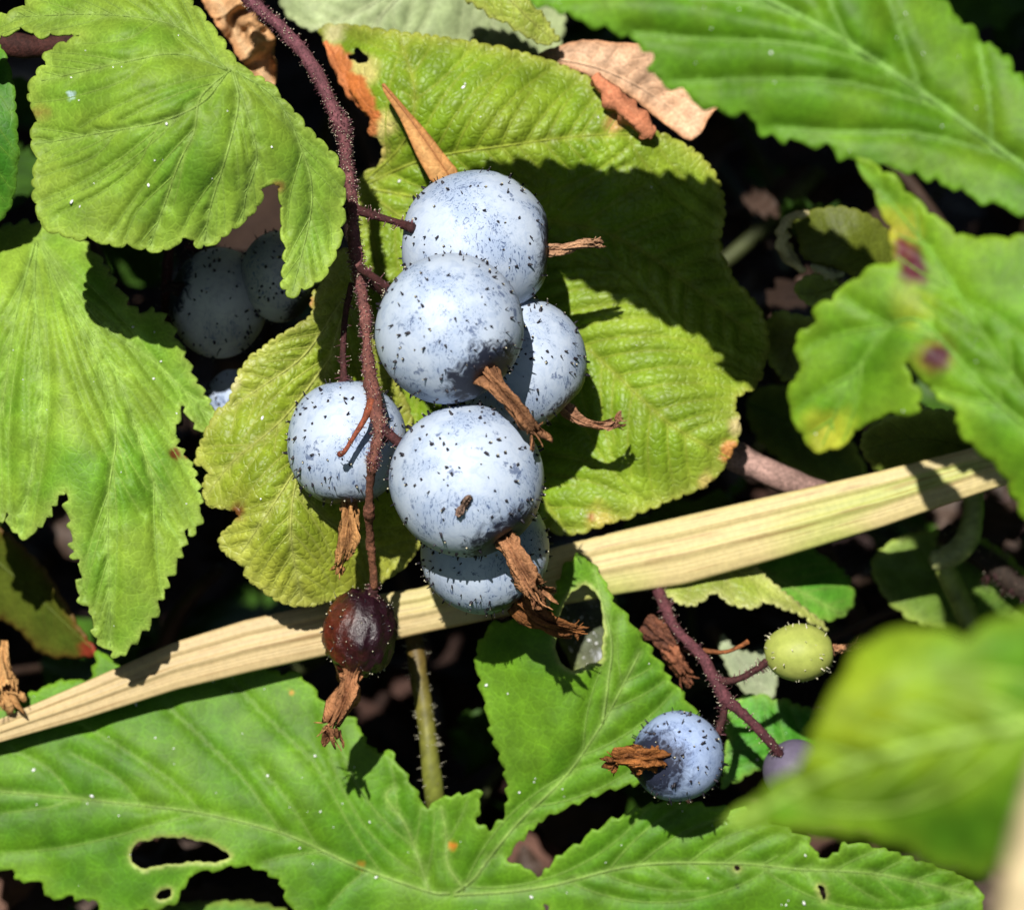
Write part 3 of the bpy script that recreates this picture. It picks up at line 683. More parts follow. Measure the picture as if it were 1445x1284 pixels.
# L4: large leaf behind the berries
L4 = leaf('currant_leaf', 'large yellow-green wrinkled leaf behind the berry cluster with brown withered margins',
     [(448, 40), (470, 34), (500, 36), (560, 45), (620, 52), (690, 62), (760, 80), (800, 95), (835, 112), (868, 148), (900, 180), (940, 190), (985, 215), (1010, 245), (1026, 285), (1014, 350), (1040, 400), (1072, 430), (1088, 480), (1072, 545), (1034, 562), (1046, 600), (1042, 622), (1008, 682),
      (960, 700), (900, 725), (850, 742), (800, 757), (765, 745), (680, 740), (560, 690), (505, 560), (490, 400), (500, 300), (508, 246), (532, 240), (542, 214), (536, 197), (521, 192), (518, 179), (527, 168), (516, 160), (500, 138), (482, 112), (468, 85), (458, 60)],
     [(460, 45, 1.15), (520, 60, .85), (640, 90, .75), (780, 110, .85), (560, 160, .70), (700, 170, .62), (860, 170, .80), (990, 230, 1.0), (530, 230, .95), (650, 260, .85), (800, 330, .95), (1000, 350, 1.05), (1075, 480, 1.15), (880, 450, .85), (1030, 600, .85), (900, 620, .78), (800, 740, .90), (980, 690, .95), (600, 600, 1.2), (520, 400, .95), (540, 520, 1.25), (730, 560, 1.12), (680, 440, 1.0)],
     [[(512, 262), (600, 225), (720, 205), (850, 190), (950, 195)], [(515, 270), (640, 360), (800, 470), (860, 520), (945, 598), (1035, 650)], [(514, 265), (700, 300), (880, 340), (1060, 470)], [(512, 268), (560, 450), (700, 620), (800, 750)], [(512, 258), (570, 200), (585, 130), (565, 55)]],
     cols=((124, 158, 32), (148, 174, 50)), edge=((178, 180, 80), 10), veincol=(160, 174, 62), off=0.12, teeth=(19, 4.0, 'round'), sides=(33, .95), relief=(6, 7), seed=12, specks=16, grid=4.5, mat='quilted', vr=(2.0, .9), sider=(1.2, .6), sidew=6.5,
     spots=[(505, 105, 26, (225, 215, 130), .8), (540, 180, 17, (232, 218, 135), .9), (536, 218, 14, (225, 205, 120), .9), (470, 74, 15, (224, 146, 92), .3), (482, 92, 17, (218, 134, 78), .3), (495, 118, 20, (214, 126, 66), .25), (510, 142, 18, (218, 130, 70), .25), (524, 162, 12, (216, 128, 70), .3), (522, 186, 11, (220, 140, 84), .3), (1030, 640, 17, (214, 150, 85), .4), (1040, 600, 16, (222, 205, 140), .8), (1000, 682, 14, (215, 195, 110), .8), (850, 735, 22, (205, 190, 90), .9), (835, 730, 6, (180, 120, 50), .8), (868, 175, 14, (205, 165, 95), .8), (470, 48, 14, (215, 210, 150), .9)],
     holes=[[(497, 68), (503, 64), (512, 74), (519, 84), (514, 88), (503, 90), (500, 82), (492, 86), (487, 80), (492, 77), (500, 78)]])
# withered flaps of its margin
def strip(name, pts, wid, col, col2, parent, seed, roll=0.9, mat='dry', ragged=.15):
    """rolled or curled strip along pts (x,y,d), half width wid px"""
    c = catmull(pts, 10); path = np.array([P(*q) for q in c]); n = len(path); T = np.gradient(path, axis=0); T /= np.linalg.norm(T, axis=1)[:, None]; V, C = [], []
    for i in range(n):
        sd = np.cross(T[i], np.array(BACK)); sd /= np.linalg.norm(sd); nb = np.cross(sd, T[i]); t = i / (n - 1)
        w = np.interp(t, np.linspace(0, 1, len(wid)), wid) / PPC
        for k in range(13):
            u = k / 12 * 2 - 1; ang = u * roll * math.pi; rr = w / max(math.sin(min(roll, .5) * math.pi), .2)
            nz = 1 + ragged * mnoise.noise((t * 9 + seed, u * 2.5, seed)) * (1 + abs(u))
            V.append(path[i] + sd * rr * math.sin(ang) * nz - nb * rr * (math.cos(ang) - 1) * -.9 * nz); m = .5 + .5 * mnoise.noise((t * 7, u * 4 + seed, 3)); C.append(alb(*col) * m + alb(*col2) * (1 - m))
    F = [(i * 13 + k, i * 13 + k + 1, (i + 1) * 13 + k + 1, (i + 1) * 13 + k) for i in range(n - 1) for k in range(12)]
    return solid(mesh_obj(name, V, F, M[mat], parent, np.array(C)), .008)
o = strip('withered_margin', [(459, 58, 1.12), (470, 86, 1.05), (484, 112, .98), (502, 138, .96), (520, 163, .98)], [3, 5, 6, 6, 3], (230, 150, 96), (190, 108, 60), L4, 4, .3, ragged=.8); tag(o, 'curled orange-brown withered margin')
o = strip('rolled_margin', [(838, 106, .78), (862, 132, .72), (890, 160, .74), (915, 182, .78), (926, 186, .82)], [10, 15, 16, 15, 9], (226, 152, 114), (204, 124, 88), L4, 9, .72, ragged=.55); tag(o, 'orange-brown dead margin rolled into a tube')

# L5: palmate leaf across the bottom
B = 839
leaf('bramble_leaf', 'wide green palmate leaf with chewed holes spread across the bottom',
     Z(0, B, S, [(-150, 560), (0, 440), (110, 410), (260, 342), (355, 350), (385, 330), (377, 300), (392, 270), (382, 236), (420, 226), (480, 296), (640, 290), (900, 295), (1110, 298), (1150, 330), (1190, 306), (1240, 342), (1295, 410), (1375, 482), (1455, 512), (1485, 600), (1552, 652), (1582, 628), (1614, 680), (1654, 742), (1694, 790), (1732, 884),
                 (1756, 848), (1854, 815), (1952, 796), (1954, 860), (1936, 938), (2000, 960)]) +
     [(695, 1168), (718, 1146), (712, 1082), (695, 1047), (688, 1005), (677, 971), (670, 922), (680, 900), (692, 880), (735, 872), (775, 868), (784, 835), (792, 802), (808, 789), (812, 777), (832, 790), (850, 812), (868, 850), (885, 872), (905, 897), (945, 955), (982, 1004), (1010, 1050), (960, 1100), (905, 1104), (862, 1112), (830, 1125), (795, 1141), (767, 1155), (746, 1175), (719, 1200), (716, 1217), (746, 1224), (760, 1243),
      (781, 1213), (810, 1192), (850, 1165), (900, 1139), (938, 1131), (975, 1131), (1006, 1139), (1051, 1141), (1100, 1165), (1140, 1180), (1152, 1208), (1172, 1213), (1195, 1184), (1280, 1207), (1372, 1240), (1392, 1275), (1370, 1320), (1150, 1350), (900, 1340), (790, 1310), (764, 1268), (770, 1300), (640, 1340), (500, 1340), (420, 1300), (412, 1284)] +
     Z(0, B, S, [(1165, 1235), (1140, 1165), (1050, 1108), (950, 1108), (790, 1128), (770, 1160), (700, 1280), (400, 1310), (395, 1232), (306, 1248), (310, 1226), (176, 1240), (188, 1166), (52, 1164), (70, 1126), (0, 1115), (-160, 1080)]),
     [(0, 1000, 1.15), (0, 1100, 1.05), (0, 1210, 1.10), (120, 950, 1.20), (200, 1050, 1.00), (150, 1200, 1.0), (300, 1000, 1.05), (300, 1130, .92), (400, 960, 1.05), (450, 1080, .92), (500, 1030, 1.0), (480, 1200, .95), (600, 1150, .92), (640, 1262, .98), (690, 1150, .85), (690, 930, .66), (760, 900, .52), (820, 785, .72), (860, 900, .55), (900, 920, .66), (960, 1020, .80), (780, 1050, .62), (740, 1190, .88),
      (900, 1180, .80), (850, 1260, .90), (1000, 1150, .78), (1050, 1220, .80), (1200, 1230, .80), (1380, 1270, .95), (1100, 1330, 1.0), (680, 1130, .84)],
     [Z(0, B, S, [(1830, 1215), (1740, 1205), (1443, 1100), (1150, 970), (820, 888), (580, 858), (300, 828), (-60, 795)]), [(640, 1260), (668, 1240), (688, 1213), (733, 1158), (798, 1095), (850, 1020), (880, 965), (903, 920)], [(640, 1262), (712, 1258), (781, 1248), (900, 1220), (1040, 1218), (1127, 1226), (1240, 1233), (1372, 1262)],
      [(606, 1258), (585, 1195), (570, 1160), (545, 1125), (555, 1110)], [(655, 1255), (632, 1220), (630, 1180), (622, 1135)], [(850, 1020), (858, 960), (862, 900), (838, 800)]],
     cols=((82, 134, 24), (104, 150, 32)), edge=((128, 172, 52), 7), veincol=(142, 176, 84), off=0.28, side_only=(1, 2, 3, 4, 5), traced=[Z(0, B, S, q) for q in ([(300, 830), (200, 710), (40, 625)], [(820, 885), (700, 760), (540, 650), (320, 520)], [(1150, 970), (1000, 760), (860, 620), (690, 460)], [(1550, 1130), (1430, 950), (1290, 700), (1150, 560), (940, 350)], [(1300, 1035), (1180, 850), (1060, 700)],
     [(820, 890), (650, 930), (480, 980), (250, 1030), (0, 1055)], [(1330, 1045), (1180, 1060), (1060, 1090)], [(300, 830), (200, 865), (0, 890)], [(580, 860), (470, 740), (280, 640)], [(1500, 1115), (1400, 1200), (1330, 1280)])], teeth=(27, 6.0, 'sharp'), sides=(52, .62), relief=(7, 7), seed=21, specks=90, grid=6, mat='smooth', vr=(2.6, 1.0), sider=(1.3, .6), sidew=9, thick=.014,
     holes=[Z(0, B, S, [(525, 1040), (560, 1010), (640, 990), (720, 985), (820, 1000), (920, 1040), (940, 1065), (900, 1090), (780, 1088), (640, 1103), (600, 1120), (540, 1100)]), Z(0, B, S, [(630, 1240), (655, 1200), (700, 1196), (690, 1240)]),
            [(800, 845), (813, 832), (829, 823), (842, 835), (850, 860), (853, 890), (852, 915), (846, 934), (832, 936), (822, 942), (806, 946), (792, 938), (783, 920), (782, 898), (790, 870)], [(1152, 1250), (1160, 1247), (1166, 1254), (1164, 1272), (1158, 1262)], [(1036, 1222), (1042, 1218), (1045, 1226), (1038, 1229)]],
     hedge=((176, 190, 105), 3.0), spots=[(640, 1192, 5, (220, 140, 50), .6), (510, 1220, 5, (170, 140, 50), .6), (411, 976, 3, (210, 150, 60), .6), (1043, 1250, 4, (40, 40, 30), .6)], base=(640, 1262))
# leaf under it at the bottom edge
leaf('bramble_leaf', 'dull green leaf tip under the chewed hole at the bottom edge', [(200, 1285), (222, 1274), (305, 1270), (350, 1268), (415, 1285), (440, 1340), (180, 1340)], [(200, 1285, 1.5), (300, 1272, 1.45), (415, 1285, 1.4), (300, 1340, 1.2)],
     [[(190, 1320), (300, 1298), (430, 1310)]], cols=((60, 125, 34), (76, 140, 42)), off=0.3, teeth=(22, 4, 'sharp'), seed=23, grid=8, mat='smooth', veincol=(130, 170, 90))
# L6: soft foreground leaf at the upper right
leaf('bramble_leaf', 'big soft-focus green leaf slanting across the upper right corner',
     [(505, -150), (560, -105), (650, -45), (750, 0), (800, 22), (868, 45), (905, 62), (925, 88), (912, 102), (950, 122), (1000, 155), (1062, 166), (1082, 196), (1170, 206), (1190, 226), (1260, 236), (1300, 250), (1350, 266), (1400, 290), (1450, 302), (1560, 350), (1650, 380), (1600, 260), (1500, 180), (1440, 112), (1418, 76), (1390, 58), (1368, 40), (1330, 0), (1250, -70), (1150, -130), (1000, -190), (850, -200), (700, -190), (600, -180)],
     [(520, -150, -1.6), (750, 0, -1.8), (900, -100, -1.95), (925, 90, -1.85), (1080, 190, -1.95), (1150, 40, -2.15), (1300, 250, -2.05), (1300, 0, -1.95), (1440, 110, -2.0), (1600, 350, -2.2), (1000, -190, -1.7)],
     [[(1660, 385), (1445, 235), (1300, 130), (1160, 40), (1000, -40), (800, -120), (540, -150)]], cols=((86, 134, 22), (110, 150, 32)), edge=((110, 160, 45), 12), veincol=(138, 182, 88), off=-0.85, side_only=(), traced=[[(1430, 225), (1300, 190), (1180, 186), (1090, 180)], [(1335, 155), (1200, 118), (1080, 112), (950, 116)], [(1240, 92), (1120, 62), (1000, 56), (890, 46)], [(1130, 26), (1020, 0), (880, -10), (770, -2)], [(1300, 130), (1275, 60), (1250, -10), (1240, -60)], [(1400, 200), (1395, 140), (1380, 60)], [(1200, 66), (1160, -20), (1120, -110)], [(1020, -30), (900, -70), (760, -70)]], teeth=(42, 11, 'sharp'), sides=(70, .5), relief=(12, 14), seed=31, grid=8, mat='smooth', specks=40, vr=(4.5, 1.6), sider=(2.6, 1.0), sidew=12)
# L7: lobed leaf at the right, purple spots
leaf('bramble_leaf', 'soft-focus green lobed leaf with two purple spots at the right edge',
     Z(900, 0, 2.648, [(800, 598), (850, 640), (900, 750), (940, 850), (960, 920), (958, 985), (880, 992), (800, 1050), (750, 1100), (660, 1160), (668, 1190), (640, 1240), (600, 1240), (582, 1300), (630, 1380), (572, 1420), (562, 1500), (582, 1570), (622, 1650), (690, 1692), (760, 1660), (830, 1590), (900, 1550), (1048, 1548), (1060, 1490), (1005, 1400), (985, 1345), (1050, 1390), (1110, 1480), (1200, 1530), (1182, 1590), (1240, 1660), (1340, 1740), (1390, 1820), (1450, 1950),
                       (1600, 2050), (1800, 1800), (1850, 1300), (1700, 950), (1443, 880), (1400, 882), (1330, 895), (1200, 880), (1130, 832), (1080, 790), (1000, 720), (950, 652), (860, 612)]),
     [(1210, 230, -2.2), (1300, 310, -2.2), (1260, 370, -2.2), (1130, 500, -2.0), (1160, 630, -1.9), (1220, 480, -2.15), (1300, 520, -2.3), (1400, 400, -2.4), (1400, 650, -2.3), (1550, 600, -2.6), (1560, 380, -2.5), (1445, 720, -2.2)],
     [[(1620, 760), (1420, 520), (1330, 380), (1260, 290), (1210, 232)], [(1560, 690), (1400, 560), (1290, 450), (1210, 520), (1160, 630)]], cols=((92, 142, 26), (116, 160, 34)), edge=((132, 168, 40), 14), veincol=(125, 172, 62), off=-0.75, teeth=(44, 7, 'round'), sides=(80, .6), relief=(10, 9), seed=33, grid=8, mat='smooth', specks=24, vr=(3.6, 1.2), sider=(2.2, .9), sidew=11,
     spots=[(1262, 325, 26, (165, 160, 45), 1.4), (1288, 376, 21, (96, 36, 48), .7), (1278, 356, 15, (110, 48, 50), .7), (1318, 505, 24, (150, 120, 50), 1.2), (1320, 503, 19, (84, 32, 46), .6), (1170, 620, 30, (180, 185, 55), 1.2), (1285, 430, 25, (150, 170, 50), 1.3)])
# L8: very blurred leaf at the lower right
leaf('bramble_leaf', 'very blurred yellow-green leaf close to the camera at lower right',
     Z(900, 799, 2.648, [(840, 290), (960, 235), (1050, 228), (1150, 255), (1230, 275), (1300, 215), (1443, 175), (1650, 150), (1750, 500), (1700, 900), (1420, 1120), (1330, 1130), (1290, 1160), (1100, 1130), (1000, 1050), (800, 1000), (600, 985), (400, 975), (300, 960), (350, 930), (440, 880), (500, 810), (580, 770), (655, 700), (650, 620), (710, 510), (770, 390)]),
     [(1050, 1160, -7.6), (1200, 900, -7.8), (1400, 870, -8.1), (1250, 1050, -8.2), (1300, 1200, -7.7), (1500, 1050, -8.4)],
     [[(1600, 1000), (1400, 1030), (1200, 1080), (1030, 1165)]], cols=((84, 138, 26), (106, 152, 30)), edge=((140, 172, 40), 20), veincol=(165, 200, 90), vr=(7, 3), sider=(4, 2), teeth=(60, 8, 'round'), sides=(85, .7), relief=(16, 16), seed=37, grid=11, mat='smooth', specks=0, sidew=25, spots=[(1230, 1010, 95, (146, 170, 34), 1.6), (1370, 1010, 70, (130, 162, 34), 1.6)])
# smaller leaves round the edges
leaf('currant_leaf', 'yellow-green serrated leaf tip hanging from the top edge beside the big soft-focus leaf', Z(400, 0, S, [(700, -60), (725, 0), (780, 22), (850, 78), (900, 90), (950, 128), (1000, 152), (1060, 188), (1100, 182), (1128, 165), (1060, 60), (1000, 0), (960, -160), (800, -260), (650, -200)]),
     [(650, 0, 1.05), (700, 30, .95), (780, 60, 1.0), (740, 0, .85), (690, -70, .95), (760, -30, 1.1)], [[(640, -70), (700, -20), (745, 25), (785, 60)]], cols=((128, 155, 44), (152, 172, 60)), edge=((190, 195, 100), 6), veincol=(170, 180, 85), teeth=(17, 5, 'sharp'), sides=(24, .7), relief=(4, 4), seed=41, grid=5, mat='quilted')
leaf('currant_leaf', 'pale grey-green leaf underside along the top edge beside the red stem', [(392, -20), (395, 2), (402, 18), (420, 34), (442, 45), (456, 40), (520, 55), (600, 60), (700, 75), (790, 78), (800, 20), (780, -40), (600, -110), (430, -80)],
     [(400, 0, 1.9), (450, 40, 1.75), (560, 40, 1.9), (700, 50, 2.1), (790, 60, 2.3), (500, -80, 1.7), (760, -30, 2.2)], [[(660, -90), (580, -30), (500, 20), (440, 42)], [(600, -40), (540, 20), (520, 60)], [(650, -80), (690, 0), (700, 70)]], cols=((158, 178, 124), (176, 192, 140)), edge=((180, 194, 140), 6), veincol=(190, 202, 155), teeth=(20, 4, 'round'), sides=(28, .8), seed=43, grid=6, relief=(6, 6), sidew=7)
leaf('currant_leaf', 'dark green leaf margin at the left edge below the dark twig', [(-120, 40), (-20, 45), (6, 72), (18, 110), (24, 170), (27, 230), (18, 285), (4, 312), (-60, 340), (-150, 250)], [(-20, 60, .35), (20, 180, .15), (-60, 200, .1), (10, 300, .35), (-120, 180, .5)], [[(-60, 60), (-30, 180), (-5, 300)]], cols=((58, 118, 26), (80, 140, 34)), edge=((110, 160, 50), 6), teeth=(24, 3, 'round'), seed=45, grid=7, sides=(40, .6), veincol=(120, 165, 60))
leaf('currant_leaf', 'yellow-green scalloped leaf margin peeking out below the straw at right', Z(900, 799, 2.648, [(70, 40), (82, 78), (92, 108), (130, 112), (150, 138), (210, 148), (240, 130), (288, 88), (340, 138), (400, 153), (440, 158), (480, 122), (540, 158), (620, 178), (660, 218), (718, 246), (690, 205), (630, 160), (545, 95), (470, 30), (380, -60), (150, -90), (60, -40)]),
     [(930, 820, 1.02), (980, 845, .92), (1050, 850, .92), (1090, 850, .98), (1170, 890, 1.15), (1000, 780, 1.12), (1070, 800, 1.1)], [[(985, 775), (975, 810), (970, 850)], [(990, 775), (1020, 810), (1040, 852)], [(995, 775), (1060, 815), (1120, 855), (1160, 885)]], cols=((140, 165, 52), (160, 178, 64)), edge=((205, 205, 130), 9), veincol=(180, 190, 95), off=0.16, teeth=(13, 3.5, 'round'), sides=(24, .6), relief=(4, 3), seed=47, grid=4.5, mat='quilted')
leaf('currant_leaf', 'green leaf half in shade below the straw above the unripe berry', Z(900, 400, 2.648, [(380, 1000), (430, 1050), (520, 1130), (560, 1180), (640, 1235), (700, 1262), (790, 1235), (820, 1170), (780, 1080), (700, 1020), (600, 960)]), [(1050, 800, 1.35), (1100, 840, 1.3), (1180, 870, 1.4), (1250, 860, 1.8), (1180, 790, 1.6)],
     [[(1050, 790), (1120, 830), (1200, 870), (1250, 870)]], cols=((84, 150, 40), (104, 165, 52)), edge=((140, 180, 70), 6), off=0.2, teeth=(18, 4, 'round'), seed=49, grid=6, veincol=(140, 180, 80), mat='ribbed', sides=(30, .8))
leaf('currant_leaf', 'green serrated leaf behind the thin red stem beside the small berry', Z(900, 799, 2.648, [(308, 832), (318, 750), (338, 650), (325, 560), (360, 505), (400, 480), (462, 478), (518, 502), (540, 492), (620, 530), (700, 540), (820, 640), (800, 780), (640, 760), (520, 740), (440, 762), (380, 800), (345, 815)]), [(1020, 1110, 1.15), (1030, 1010, 1.2), (1080, 980, 1.25), (1150, 1010, 1.3), (1060, 1070, 1.1), (1190, 1080, 1.4)],
     [[(1200, 1085), (1130, 1060), (1075, 1035), (1030, 990)]], cols=((74, 146, 38), (90, 160, 48)), edge=((150, 190, 80), 6), off=0.2, teeth=(18, 4, 'round'), seed=51, grid=5, veincol=(120, 175, 75), sides=(26, .9), relief=(4, 4), specks=8)
leaf('currant_leaf', 'pale grey felted leaf underside behind the unripe berry', Z(900, 799, 2.648, [(322, 240), (350, 300), (420, 320), (490, 312), (530, 360), (522, 440), (505, 505), (440, 500), (395, 470), (330, 380), (298, 290)]), [(1020, 900, 1.7), (1060, 960, 1.6), (1095, 930, 1.65), (1090, 985, 1.6)], [[(1020, 895), (1050, 940), (1088, 985)]], cols=((132, 150, 112), (150, 164, 126)), edge=((170, 180, 140), 5), off=0.2, teeth=(14, 3, 'sharp'), seed=53, grid=5, veincol=(175, 185, 150), sides=(18, .8))
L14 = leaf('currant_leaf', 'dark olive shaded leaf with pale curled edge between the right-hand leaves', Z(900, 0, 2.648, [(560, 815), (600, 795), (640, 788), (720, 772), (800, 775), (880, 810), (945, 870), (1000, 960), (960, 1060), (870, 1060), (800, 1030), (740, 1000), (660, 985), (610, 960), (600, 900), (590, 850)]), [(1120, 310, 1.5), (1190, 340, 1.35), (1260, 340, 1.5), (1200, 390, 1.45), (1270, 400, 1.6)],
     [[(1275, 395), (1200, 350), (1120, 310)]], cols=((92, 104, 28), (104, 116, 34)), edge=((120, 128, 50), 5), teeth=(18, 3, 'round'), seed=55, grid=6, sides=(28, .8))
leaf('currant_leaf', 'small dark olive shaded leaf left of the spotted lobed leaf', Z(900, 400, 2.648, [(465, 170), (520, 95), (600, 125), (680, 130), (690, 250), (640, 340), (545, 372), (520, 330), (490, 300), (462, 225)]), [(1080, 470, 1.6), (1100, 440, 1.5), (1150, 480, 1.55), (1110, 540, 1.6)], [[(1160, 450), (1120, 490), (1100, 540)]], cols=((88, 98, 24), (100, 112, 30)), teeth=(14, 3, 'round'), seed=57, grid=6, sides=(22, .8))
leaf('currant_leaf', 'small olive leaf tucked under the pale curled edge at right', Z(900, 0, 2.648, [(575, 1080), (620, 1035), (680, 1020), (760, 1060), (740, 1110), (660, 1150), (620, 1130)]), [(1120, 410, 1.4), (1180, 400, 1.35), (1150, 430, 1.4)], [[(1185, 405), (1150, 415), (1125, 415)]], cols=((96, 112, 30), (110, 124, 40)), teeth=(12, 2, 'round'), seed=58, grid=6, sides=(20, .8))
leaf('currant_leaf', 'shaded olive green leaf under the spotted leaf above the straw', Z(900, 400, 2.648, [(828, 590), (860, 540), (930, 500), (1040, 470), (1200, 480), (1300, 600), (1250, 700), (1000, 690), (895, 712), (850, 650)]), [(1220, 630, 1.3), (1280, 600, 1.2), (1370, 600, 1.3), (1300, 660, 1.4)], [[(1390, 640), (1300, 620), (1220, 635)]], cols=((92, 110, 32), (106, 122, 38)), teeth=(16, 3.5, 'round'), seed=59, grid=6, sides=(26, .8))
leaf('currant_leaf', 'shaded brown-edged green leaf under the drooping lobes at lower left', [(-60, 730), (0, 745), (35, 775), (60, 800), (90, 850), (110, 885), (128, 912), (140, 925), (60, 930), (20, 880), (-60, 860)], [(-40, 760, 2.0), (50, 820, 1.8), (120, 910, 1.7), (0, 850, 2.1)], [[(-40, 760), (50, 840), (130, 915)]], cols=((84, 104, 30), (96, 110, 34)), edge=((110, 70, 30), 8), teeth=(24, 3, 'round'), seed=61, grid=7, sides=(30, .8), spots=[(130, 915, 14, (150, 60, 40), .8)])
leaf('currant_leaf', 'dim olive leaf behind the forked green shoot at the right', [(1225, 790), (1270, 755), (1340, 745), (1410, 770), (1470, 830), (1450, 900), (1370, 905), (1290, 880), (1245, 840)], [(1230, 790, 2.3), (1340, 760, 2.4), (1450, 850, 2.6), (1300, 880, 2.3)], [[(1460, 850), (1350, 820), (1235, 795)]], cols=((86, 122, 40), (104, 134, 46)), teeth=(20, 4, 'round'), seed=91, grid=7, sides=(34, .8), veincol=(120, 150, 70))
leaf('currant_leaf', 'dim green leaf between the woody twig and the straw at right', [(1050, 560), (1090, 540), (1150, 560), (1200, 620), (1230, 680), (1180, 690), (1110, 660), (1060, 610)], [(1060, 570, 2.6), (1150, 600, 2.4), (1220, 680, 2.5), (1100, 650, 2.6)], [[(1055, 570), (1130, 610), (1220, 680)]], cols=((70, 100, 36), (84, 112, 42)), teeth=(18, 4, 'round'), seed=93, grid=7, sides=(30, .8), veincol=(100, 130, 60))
tag(strip('curled_edge', [(1142, 300, 1.35), (1112, 310, 1.3), (1103, 335, 1.28), (1112, 360, 1.3), (1136, 384, 1.35)], [4, 8, 10, 9, 5], (226, 216, 172), (190, 176, 120), L14, 21, .4, ragged=.6), 'pale cream curled edge')
tag(strip('curled_edge', [(1144, 374, 1.32), (1162, 382, 1.28), (1178, 388, 1.28), (1192, 386, 1.32)], [3, 7, 8, 3], (205, 206, 170), (160, 165, 120), L14, 22, .4, ragged=.6), 'pale cream curled edge')
leaf('currant_leaf', 'grey mouldy leaf seen through the torn hole beside the lowest calyx', [(770, 800), (830, 800), (870, 830), (880, 900), (870, 960), (820, 965), (800, 930), (780, 880)], [(780, 820, 1.2), (860, 830, 1.2), (870, 950, 1.25), (800, 940, 1.3)], [[(800, 810), (830, 880), (850, 955)]], cols=((96, 104, 84), (120, 122, 100)), off=0.3, teeth=(16, 3, 'ragged'), seed=81, grid=6, specks=160, spots=[(835, 840, 12, (190, 185, 150), .8), (850, 925, 9, (205, 210, 215), .6)])
# dried leaves
leaf('dry_leaf', 'crumpled pale tan dry leaf behind the red stem at the top', Z(0, 0, S, [(800, -60), (835, 20), (870, 80), (925, 160), (985, 250), (1005, 300), (1060, 335), (1112, 362), (1122, 285), (1112, 205), (1132, 165), (1095, 120), (1060, 100), (1042, 20), (1000, -60)]), [(290, 0, 1.2), (340, 60, 1.05), (385, 120, 1.15), (390, 60, 1.2), (350, 0, 1.1)],
     [[(300, -10), (340, 60), (385, 122)]], cols=((222, 172, 122), (236, 192, 146)), edge=((200, 140, 90), 5), veincol=(236, 200, 155), teeth=(14, 3, 'ragged'), seed=63, grid=4, mat='dry', sides=(18, 1.0), relief=(3, 5), extra=lambda x, y: .12 * np.sin((y + x * .45) / 11 + 7 * fbm(x, y, 45, 4)) + .08 * fbm(x, y, 22, 8), tubes=False)
leaf('dry_leaf', 'light brown dry ribbed leaf behind the withered margin under the big soft-focus leaf', [(758, 78), (768, 72), (785, 66), (830, 55), (870, 62), (930, 60), (1000, 90), (1030, 140), (1003, 160), (995, 178), (985, 192), (970, 200), (945, 180), (920, 160), (880, 130), (840, 110), (800, 95)], [(760, 78, 1.3), (840, 80, 1.15), (920, 90, 1.1), (990, 170, 1.1), (930, 150, 1.2), (1020, 130, 1.2)],
     [[(770, 80), (850, 98), (930, 140), (985, 190)]], cols=((228, 184, 148), (238, 200, 168)), edge=((200, 140, 95), 6), veincol=(235, 195, 160), teeth=(12, 2.5, 'ragged'), seed=65, grid=4.5, mat='dry', sides=(27, 1.25), relief=(3, 6))
o = leaf('dry_bract', 'narrow dried orange bract lying on the wrinkled leaf above the top berry', [(538, 116), (548, 124), (572, 152), (600, 182), (625, 215), (650, 245), (640, 265), (612, 262), (590, 225), (575, 190), (560, 158), (542, 132)], [(540, 118, .52), (575, 165, .50), (610, 215, .50), (640, 260, .55), (590, 210, .48)], [[(541, 119), (575, 162), (605, 205), (635, 250)]], cols=((216, 158, 96), (226, 174, 112)), edge=((200, 135, 75), 5), veincol=(185, 125, 75), teeth=(40, .6, 'ragged'), seed=67, grid=4, mat='dry', sides=None, relief=(-3, 0), cat='bract')

